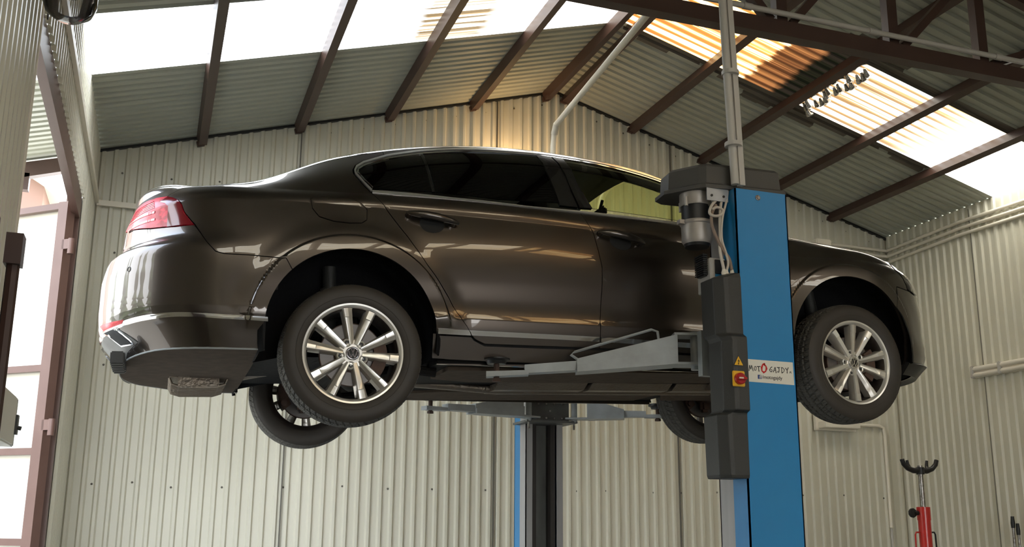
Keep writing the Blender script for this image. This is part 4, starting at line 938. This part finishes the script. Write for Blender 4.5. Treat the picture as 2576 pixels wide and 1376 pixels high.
# top cover (local coordinates of the near post)
def loc(x,y,z): return (x-CX0,y-3.88,z)
M['cover']=mat('cover_grey_plastic',(.065,.062,.056),.5,bump=(260,.15))
def cap(poly,z0,z1,ins):
    mb=MB(); n=len(poly); cx=sum(p_[0] for p_ in poly)/n; cy=sum(p_[1] for p_ in poly)/n
    vs=[(x,y,z0) for x,y in poly]+[(x,y,z0+.018) for x,y in poly]+[(cx+(x-cx)*ins,cy+(y-cy)*ins,z0+.028) for x,y in poly]+[(cx+(x-cx)*(ins-.02),cy+(y-cy)*(ins-.02),z1-.015) for x,y in poly]+[(cx+(x-cx)*(ins-.08),cy+(y-cy)*(ins-.08),z1) for x,y in poly]
    fs=[tuple(reversed(range(n)))]+[(k*n+i,k*n+(i+1)%n,(k+1)*n+(i+1)%n,(k+1)*n+i) for k in range(4) for i in range(n)]+[tuple(4*n+i for i in range(n))]
    mb.add(vs,fs); return mb
pl=[(-.262,.215),(-.165,.075),(-.13,.045),(.0,.03),(.295,.012),(.305,.03),(.305,.30),(.28,.33),(-.20,.36),(-.25,.33)]
cap(pl,3.047,3.175,.92).obj('motor_cover',[M['cover']],near)
mb=MB()
mx,my=2.385-CX0,.17
mb.lathe([(0,2.985),(.075,2.985),(.078,2.99),(.078,3.05),(0,3.05)],36,'z',(mx,my,0),mi=0)
for a in (.4,2.2,3.6,5.2): mb.tube([(mx+.080*math.cos(a),my+.080*math.sin(a),2.975),(mx+.080*math.cos(a),my+.080*math.sin(a),3.02)],.009,8)
mb.obj('gearbox',[M['alum']],near)
mb=MB(); mb.lathe([(.0,2.885),(.070,2.885),(.070,2.985),(0,2.985)],36,'z',(mx,my,0)); mb.obj('motor_body',[M['blackp']],near)
mb=MB(); mb.lathe([(.0,2.91),(.077,2.91),(.080,2.905),(.080,2.895),(.074,2.89),(.072,2.812),(.064,2.797),(0,2.797)],36,'z',(mx,my,0)); mb.box((mx-.10,my-.02,2.89),(mx-.07,my+.01,2.91)); mb.obj('motor_end_bell',[M['alum']],near)
mb=MB(); mb.lathe([(0,2.782),(.058,2.784),(.064,2.797)],36,'z',(mx,my,0),mi=0); mb.obj('fan_cover',[M['blackp']],near)
mb=MB(); mb.box((-.125,.045,2.985),(-.01,.050,3.05)); 
mb.obj('bracket',[M['zinc']],near)
for x in (-.10,-.035):
    mb=MB(); mb.lathe([(0,-.002),(.006,-.002),(.006,.003)],12,'y',(x,.0435,3.01)); mb.obj('bolt_hole',[M['blackp']],near)
mb=MB(); mb.lathe([(.0,-.006),(.008,-.006),(.009,-.003),(.013,-.002),(.014,0)],16,'y',(.125,-.001,3.01)); mb.obj('hex_bolt',[M['steel']],near)
# capacitor box with plug, blue label
mb=MB(); mb.box((-.09,.10,2.56),(-.005,.22,2.72),bev=.004); mb.obj('capacitor_box',[M['pvcgrey']],near)
mb=MB(); mb.box((-.065,.092,2.555),(-.004,.100,2.64)); mb.obj('blue_label',[M['blue']],near)
mb=MB(); mb.box((-.065,.092,2.642),(-.004,.100,2.71)); mb.obj('black_label',[M['blackp']],near)
mb=MB()
for i in range(10): mb.box((-.115,.12,2.640+.0105*i),(-.09,.20,2.646+.0105*i))
mb.box((-.108,.13,2.635),(-.09,.19,2.745)); mb.obj('cooling_fins',[M['blackp']],near)
# control cover: stepped dark plastic housing on the left face of the post
def cbox():
    mb=MB()
    # (z, left x, front y)  profile rings : polygon around each ring
    rings=[(2.625,-.060,-.012),(2.600,-.125,-.018),(2.335,-.122,-.020),(2.318,-.118,-.046),(2.300,-.110,-.048),(2.275,-.112,-.048),(1.985,-.110,-.048),(1.975,-.112,-.024),(1.965,-.135,-.022),(1.70,-.130,-.022),(1.685,-.122,-.018)]
    n=None; vs=[]
    for z,xl,yf in rings:
        d=.155
        ring=[(0.0,yf),(xl+.055,yf),(xl+.035,yf+.003),(xl,yf+.045),(xl,yf+d),(0.0,yf+d)]
        n=len(ring); vs+=[(x,y,z) for x,y in ring]
    fs=[tuple(range(n)),tuple(reversed(range((len(rings)-1)*n,len(rings)*n)))]
    for k in range(len(rings)-1):
        for i in range(n): fs.append((k*n+i,(k+1)*n+i,(k+1)*n+(i+1)%n,k*n+(i+1)%n))
    mb.add(vs,fs); o=mb.obj('control_cover',[M['plastic']],near); b=o.modifiers.new('bevel','BEVEL'); b.width=.004; b.segments=2; return o
cbox()
mb=MB(); mb.box((-.088,-.056,2.088),(-.026,-.046,2.158),bev=.003); sw=mb.obj('isolator_plate',[M['yellow']],near)
mb=MB(); mb.lathe([(0,-.018),(.022,-.018),(.026,-.014),(.027,0)],28,'y',(-.056,-.056,2.122)); mb.box((-.080,-.088,2.115),(-.032,-.072,2.129),bev=.004); mb.obj('rotary_switch',[M['redp']],sw)
mb=MB(); mb.box((-.077,-.0905,2.119),(-.055,-.0875,2.125)); mb.obj('switch_mark',[M['white']],sw)
mb=MB(); c0=(-.052,2.183); tri=[(c0[0]-.026,c0[1]),(c0[0]+.026,c0[1]),(c0[0],c0[1]+.047)]
mb.prism(tri,-.0492,-.048,'y'); wa=mb.obj('warning_sticker',[M['ink']],near)
mb=MB(); mb.prism([(c0[0]-.0225,c0[1]+.002),(c0[0]+.0225,c0[1]+.002),(c0[0],c0[1]+.043)],-.0497,-.0490,'y'); mb.obj('yellow_field',[M['yellow']],wa)
mb=MB(); z0=c0[1]; x0=c0[0]; mb.prism([(x0+.003,z0+.033),(x0-.006,z0+.019),(x0+.0,z0+.020),(x0-.003,z0+.009),(x0-.006,z0+.010),(x0-.001,z0+.003),(x0+.003,z0+.011),(x0+.0,z0+.010),(x0+.006,z0+.024),(x0+.0005,z0+.023)],-.0503,-.0495,'y'); mb.obj('lightning_bolt',[M['ink']],wa)
# cables from the post top to the control cover
for pts,r,m_ in (([(-.005,.07,3.08),(-.03,.06,3.03),(-.055,.05,2.93),(-.062,.045,2.82),(-.070,.04,2.74),(-.062,.03,2.66),(-.060,.03,2.64)],.0075,'cable'),
   ([(.0,.06,3.07),(-.015,.05,3.0),(-.05,.04,2.90),(-.058,.04,2.80),(-.045,.03,2.73),(-.035,.03,2.68),(-.040,.04,2.64)],.006,'cable'),
   ([(-.07,.06,2.97),(-.10,.05,2.92),(-.105,.045,2.86),(-.085,.04,2.80),(-.055,.035,2.74),(-.028,.03,2.70),(-.016,.03,2.64)],.008,'cabled'),
   ([(-.06,.06,3.0),(-.10,.05,2.96),(-.115,.045,2.92),(-.095,.035,2.905),(-.06,.035,2.915),(-.045,.04,2.94),(-.07,.05,2.955),(-.10,.05,2.94)],.007,'cable'),
   ([(.0,.08,3.09),(-.06,.08,3.055),(-.08,.08,3.02),(-.08,.07,2.98)],.004,'pvcgrey')):
    mb=MB(); P_=[Vector(q) for q in pts]; fine=[]
    for i in range(len(P_)-1):
        p0,p1,p2,p3=P_[max(i-1,0)],P_[i],P_[i+1],P_[min(i+2,len(P_)-1)]
        for t in (0,.25,.5,.75): fine.append(.5*((2*p1)+(-p0+p2)*t+(2*p0-5*p1+4*p2-p3)*t*t+(-p0+3*p1-3*p2+p3)*t**3))
    fine.append(P_[-1]); mb.tube(fine,r,8); mb.obj('power_cable',[M[m_]],near)
for x,y in ((-.060,.03),(-.040,.04),(-.016,.03)):
    mb=MB(); mb.lathe([(.0,2.620),(.011,2.620),(.012,2.632),(.009,2.640),(.008,2.648)],10,'z',(x,y,0)); mb.obj('cable_gland',[M['white']],near)
# white sign with lettering
sx0,sx1,sz0,sz1=.020,.272,2.118,2.224
mb=MB(); mb.prism([(sx0,sz0+.003),(sx1,sz0-.001),(sx1-.002,sz1-.001),(sx0-.002,sz1+.001)],-.0012,-.0002,'y'); sg=mb.obj('sign_plate',[M['signw']],near)
def brush(strokes,ox,oz,sz,m,name,par,wd=.11,y0=-.0019,y1=-.0012):
    mb=MB()
    for st in strokes:
        w_=st[0]*wd*sz; P_=[Vector((ox+x*sz,oz+z*sz)) for x,z in st[1:]]
        n=len(P_); L_=[];R_=[]
        for i,p_ in enumerate(P_):
            d=(P_[min(i+1,n-1)]-P_[max(i-1,0)]).normalized(); nn_=Vector((-d.y,d.x)); k=.5*w_*(.75+.5*math.sin(1+i*1.7)**2); L_.append(p_+nn_*k); R_.append(p_-nn_*k)
        for i in range(n-1):
            mb.prism([tuple(L_[i]),tuple(L_[i+1]),tuple(R_[i+1]),tuple(R_[i])],y0,y1,'y')
    return mb.obj(name,[M[m]],par)
H_=.031; bz=2.171
L_M=[(1.2,(0,-.05),(.17,1.0)),(1.2,(.17,.98),(.36,.25)),(1,(.36,.25),(.56,1.0)),(1.2,(.56,.98),(.84,-.05))]
L_o=[(1,(.30,.85),(.12,.70),(.05,.35),(.18,.10),(.36,.15),(.48,.45),(.44,.75),(.28,.86))]
L_T=[(1.2,(0,.82),(.35,.86),(.72,.88)),(1.3,(.36,.86),(.34,.4),(.38,-.05))]
L_G=[(1.2,(.62,.95),(.30,.75),(.08,.35),(.22,.04),(.50,.06),(.60,.38),(.34,.42))]
L_A=[(1.1,(.0,0),(.20,.5),(.42,.92)),(1.2,(.42,.92),(.50,.4),(.58,-.12)),(1,(.10,.34),(.58,.42))]
L_J=[(1.1,(.0,.88),(.70,.92)),(1.2,(.40,.90),(.46,.5),(.36,.08),(.14,.05),(.10,.25))]
L_D=[(1.2,(.10,.95),(.06,.5),(.10,-.10)),(1.1,(.02,.95),(.40,.85),(.62,.55),(.50,.20),(.10,-.02))]
L_Y=[(1.2,(0,.92),(.30,.50)),(1.2,(.62,1.02),(.34,.50),(.30,-.05))]
def at(x): return sx0+x*.252
for st,x,nm in ((L_M,.045,'letter_m'),(L_o,.150,'letter_o'),(L_T,.215,'letter_t'),(L_G,.475,'letter_g'),(L_A,.560,'letter_a'),(L_J,.640,'letter_j'),(L_D,.735,'letter_d'),(L_Y,.825,'letter_y')):
    brush(st,at(x),bz,H_*.85,'ink',nm,sg)
brush([(2.2,(.62,1.15),(.30,1.02),(.08,.55),(.10,.10),(.38,-.12),(.70,.05),(.88,.45),(.80,.80),(.52,.98),(.66,1.16))],at(.305),bz,H_*1.05,'redink','letter_o_red',sg)
def word(txt,x,z,size,m,name):
    me=text_mesh(txt,size); o=finish(name,me,M[m],sg); o.location=(x,-.0014,z); o.rotation_euler=(math.pi/2,0,0)
word('.PL',at(.90),2.171,.0125,'ink','domain_text')
word('/motogajdy',at(.315),2.138,.0240,'ink','web_address')
mb=MB(); mb.box((at(.225),-.0019,2.136),(at(.225)+.019,-.0012,2.155)); fb=mb.obj('blue_square',[M['fbblue']],sg)
brush([(1.3,(.85,.95),(.60,.92),(.55,.6),(.55,0)),(1.1,(.35,.58),(.85,.58))],at(.225)+.002,2.136,.017,'signw','letter_f',fb,wd=.18,y0=-.0024,y1=-.0019)
# ---- arms
def arm(par,org,piv,tip,pz,name_l,rod=True,mat_='lgrey',zo=0,hbig=.085):
    """telescopic arm from pivot to pad; coordinates in world minus org. pz = height of the pad top"""
    org=Vector(org); P0=Vector(piv)-org; P1=Vector(tip)-org; d=P1-P0; d.z=0; L_=d.length; ang=math.atan2(d.y,d.x)
    t=bpy.data.objects.new('swing_arm',None)
    dz=P1.z-P0.z; tilt=0
    def mk(mb,name,m_,parent):
        o=mb.obj(name,[M[m_]],parent); return o
    mb=MB(); Lm=L_*.60
    # outer tapered beam (local: x along the arm)
    def beam(mb,x0,x1,w0,w1,za0,za1,zb0,zb1,mi=0):
        vs=[(x0,-w0,za0),(x0,w0,za0),(x0,w0,za1),(x0,-w0,za1),(x1,-w1,zb0),(x1,w1,zb0),(x1,w1,zb1),(x1,-w1,zb1)]
        mb.add(vs,[(0,3,2,1),(4,5,6,7),(0,1,5,4),(1,2,6,5),(2,3,7,6),(3,0,4,7)],mi)
    z0=0
    beam(mb,.10,Lm,.068,.048,-.055,.085,-.040+dz*.6*1,.022+dz*.6)
    beam(mb,.10,Lm,.080,.060,-.060,.010,-.044+dz*.6*1,-.010+dz*.6)
    main=mk(mb,'swing_arm',mat_,par); main.location=P0; main.rotation_euler=(0,0,ang)
    mb=MB(); beam(mb,Lm-.02,L_*.86,.040,.036,-.032+dz*.6,.014+dz*.6,-.026+dz*.86,.016+dz*.86); mk(mb,'inner_arm',mat_,main)
    mb=MB(); beam(mb,L_*.84,L_+.05,.034,.034,-.030+dz*.88,-.008+dz*.88,-.030+dz,-.004+dz); mk(mb,'pad_plate',mat_,main)
    mb=MB(); mb.tube([(L_,0,dz-.045),(L_,0,dz+.05)],.014,10); mb.tube([(L_,0,dz-.05),(L_,0,dz-.035)],.022,6); mk(mb,'pad_screw','rust',main)
    top=pz-Vector(piv).z
    mb=MB(); mb.lathe([(0,dz+.035),(.045,dz+.035),(.052,dz+.05),(.066,dz+.055),(.066,max(dz+.062,top)),(0,max(dz+.062,top))],24,'z',(L_,0,0)); mk(mb,'lift_pad','blackp',main)
    mb=MB(); mb.box((-.06,-.06,-.06),(.11,.06,-.048)); mb.box((-.06,-.06,.085),(.11,.06,.097)); mb.box((.095,-.06,-.05),(.105,.06,.09)); mb.tube([(0,0,-.08),(0,0,.11)],.022,14); mk(mb,'pivot_fork',mat_,main)
    if rod:
        mb=MB(); yy=-.075 if rod==1 else .075
        mb.tube([(.16,yy*.9,.03),(.17,yy,.125),(.20,yy,.135),(Lm+.0,yy,.075+dz*.6),(Lm+.02,yy,.06+dz*.6),(Lm-.06,yy*.8,-.0+dz*.6)],.007,8); mk(mb,'guard_rod',mat_,main)
    return main
ngo=(CX0,3.88,0)
# carriage of the near post
mb=MB(); mb.box((.02,.06,2.16),(.265,.30,2.20)); mb.box((.02,.24,2.18),(.265,.26,2.42)); mb.box((.02,.24,2.40),(.265,.31,2.42)); mb.box((-.05,.27,2.18),(.02,.31,2.40)); mb.box((.265,.27,2.18),(.335,.31,2.40)); mb.obj('carriage',[M['lgrey']],near)
pzn=2.262
arm(near,ngo,(CX0-.03,4.25,2.30),(1.545,4.56,2.205),2.262,'',rod=1)
arm(near,ngo,(CX0+.30,4.25,2.30),(3.15,4.66,2.225),2.30,'',rod=2)
fgo=(CX0+.012,6.98,0)
mb=MB(); mb.box((.00,-.36,2.185),(.285,-.34,2.40)); mb.box((-.05,-.40,2.175),(.335,-.10,2.19)); mb.box((-.05,-.40,2.40),(.335,-.10,2.415)); mb.obj('carriage',[M['carriage']],far)
for i,(x,z) in enumerate([(.05,2.21),(.11,2.21),(.17,2.21),(.23,2.21),(.14,2.26),(.05,2.31),(.11,2.31),(.17,2.31),(.23,2.31)]):
    mb=MB(); mb.lathe([(0,-.006),(.006,-.005),(.008,0)],10,'y',(x,-.36,z)); mb.obj('carriage_bolt',[M['steel']],far)
for x in (-.03,.315):
    mb=MB(); mb.tube([(x,-.38,2.13),(x,-.38,2.19)],.008,8); mb.obj('hanging_pin',[M['steel']],far)
arm(far,fgo,(CX0-.02,6.60,2.262),(1.69,6.33,2.225),2.275,'',rod=0,mat_='lgrey')
arm(far,fgo,(CX0+.33,6.60,2.262),(3.36,6.33,2.24),2.31,'',rod=0,mat_='lgrey')
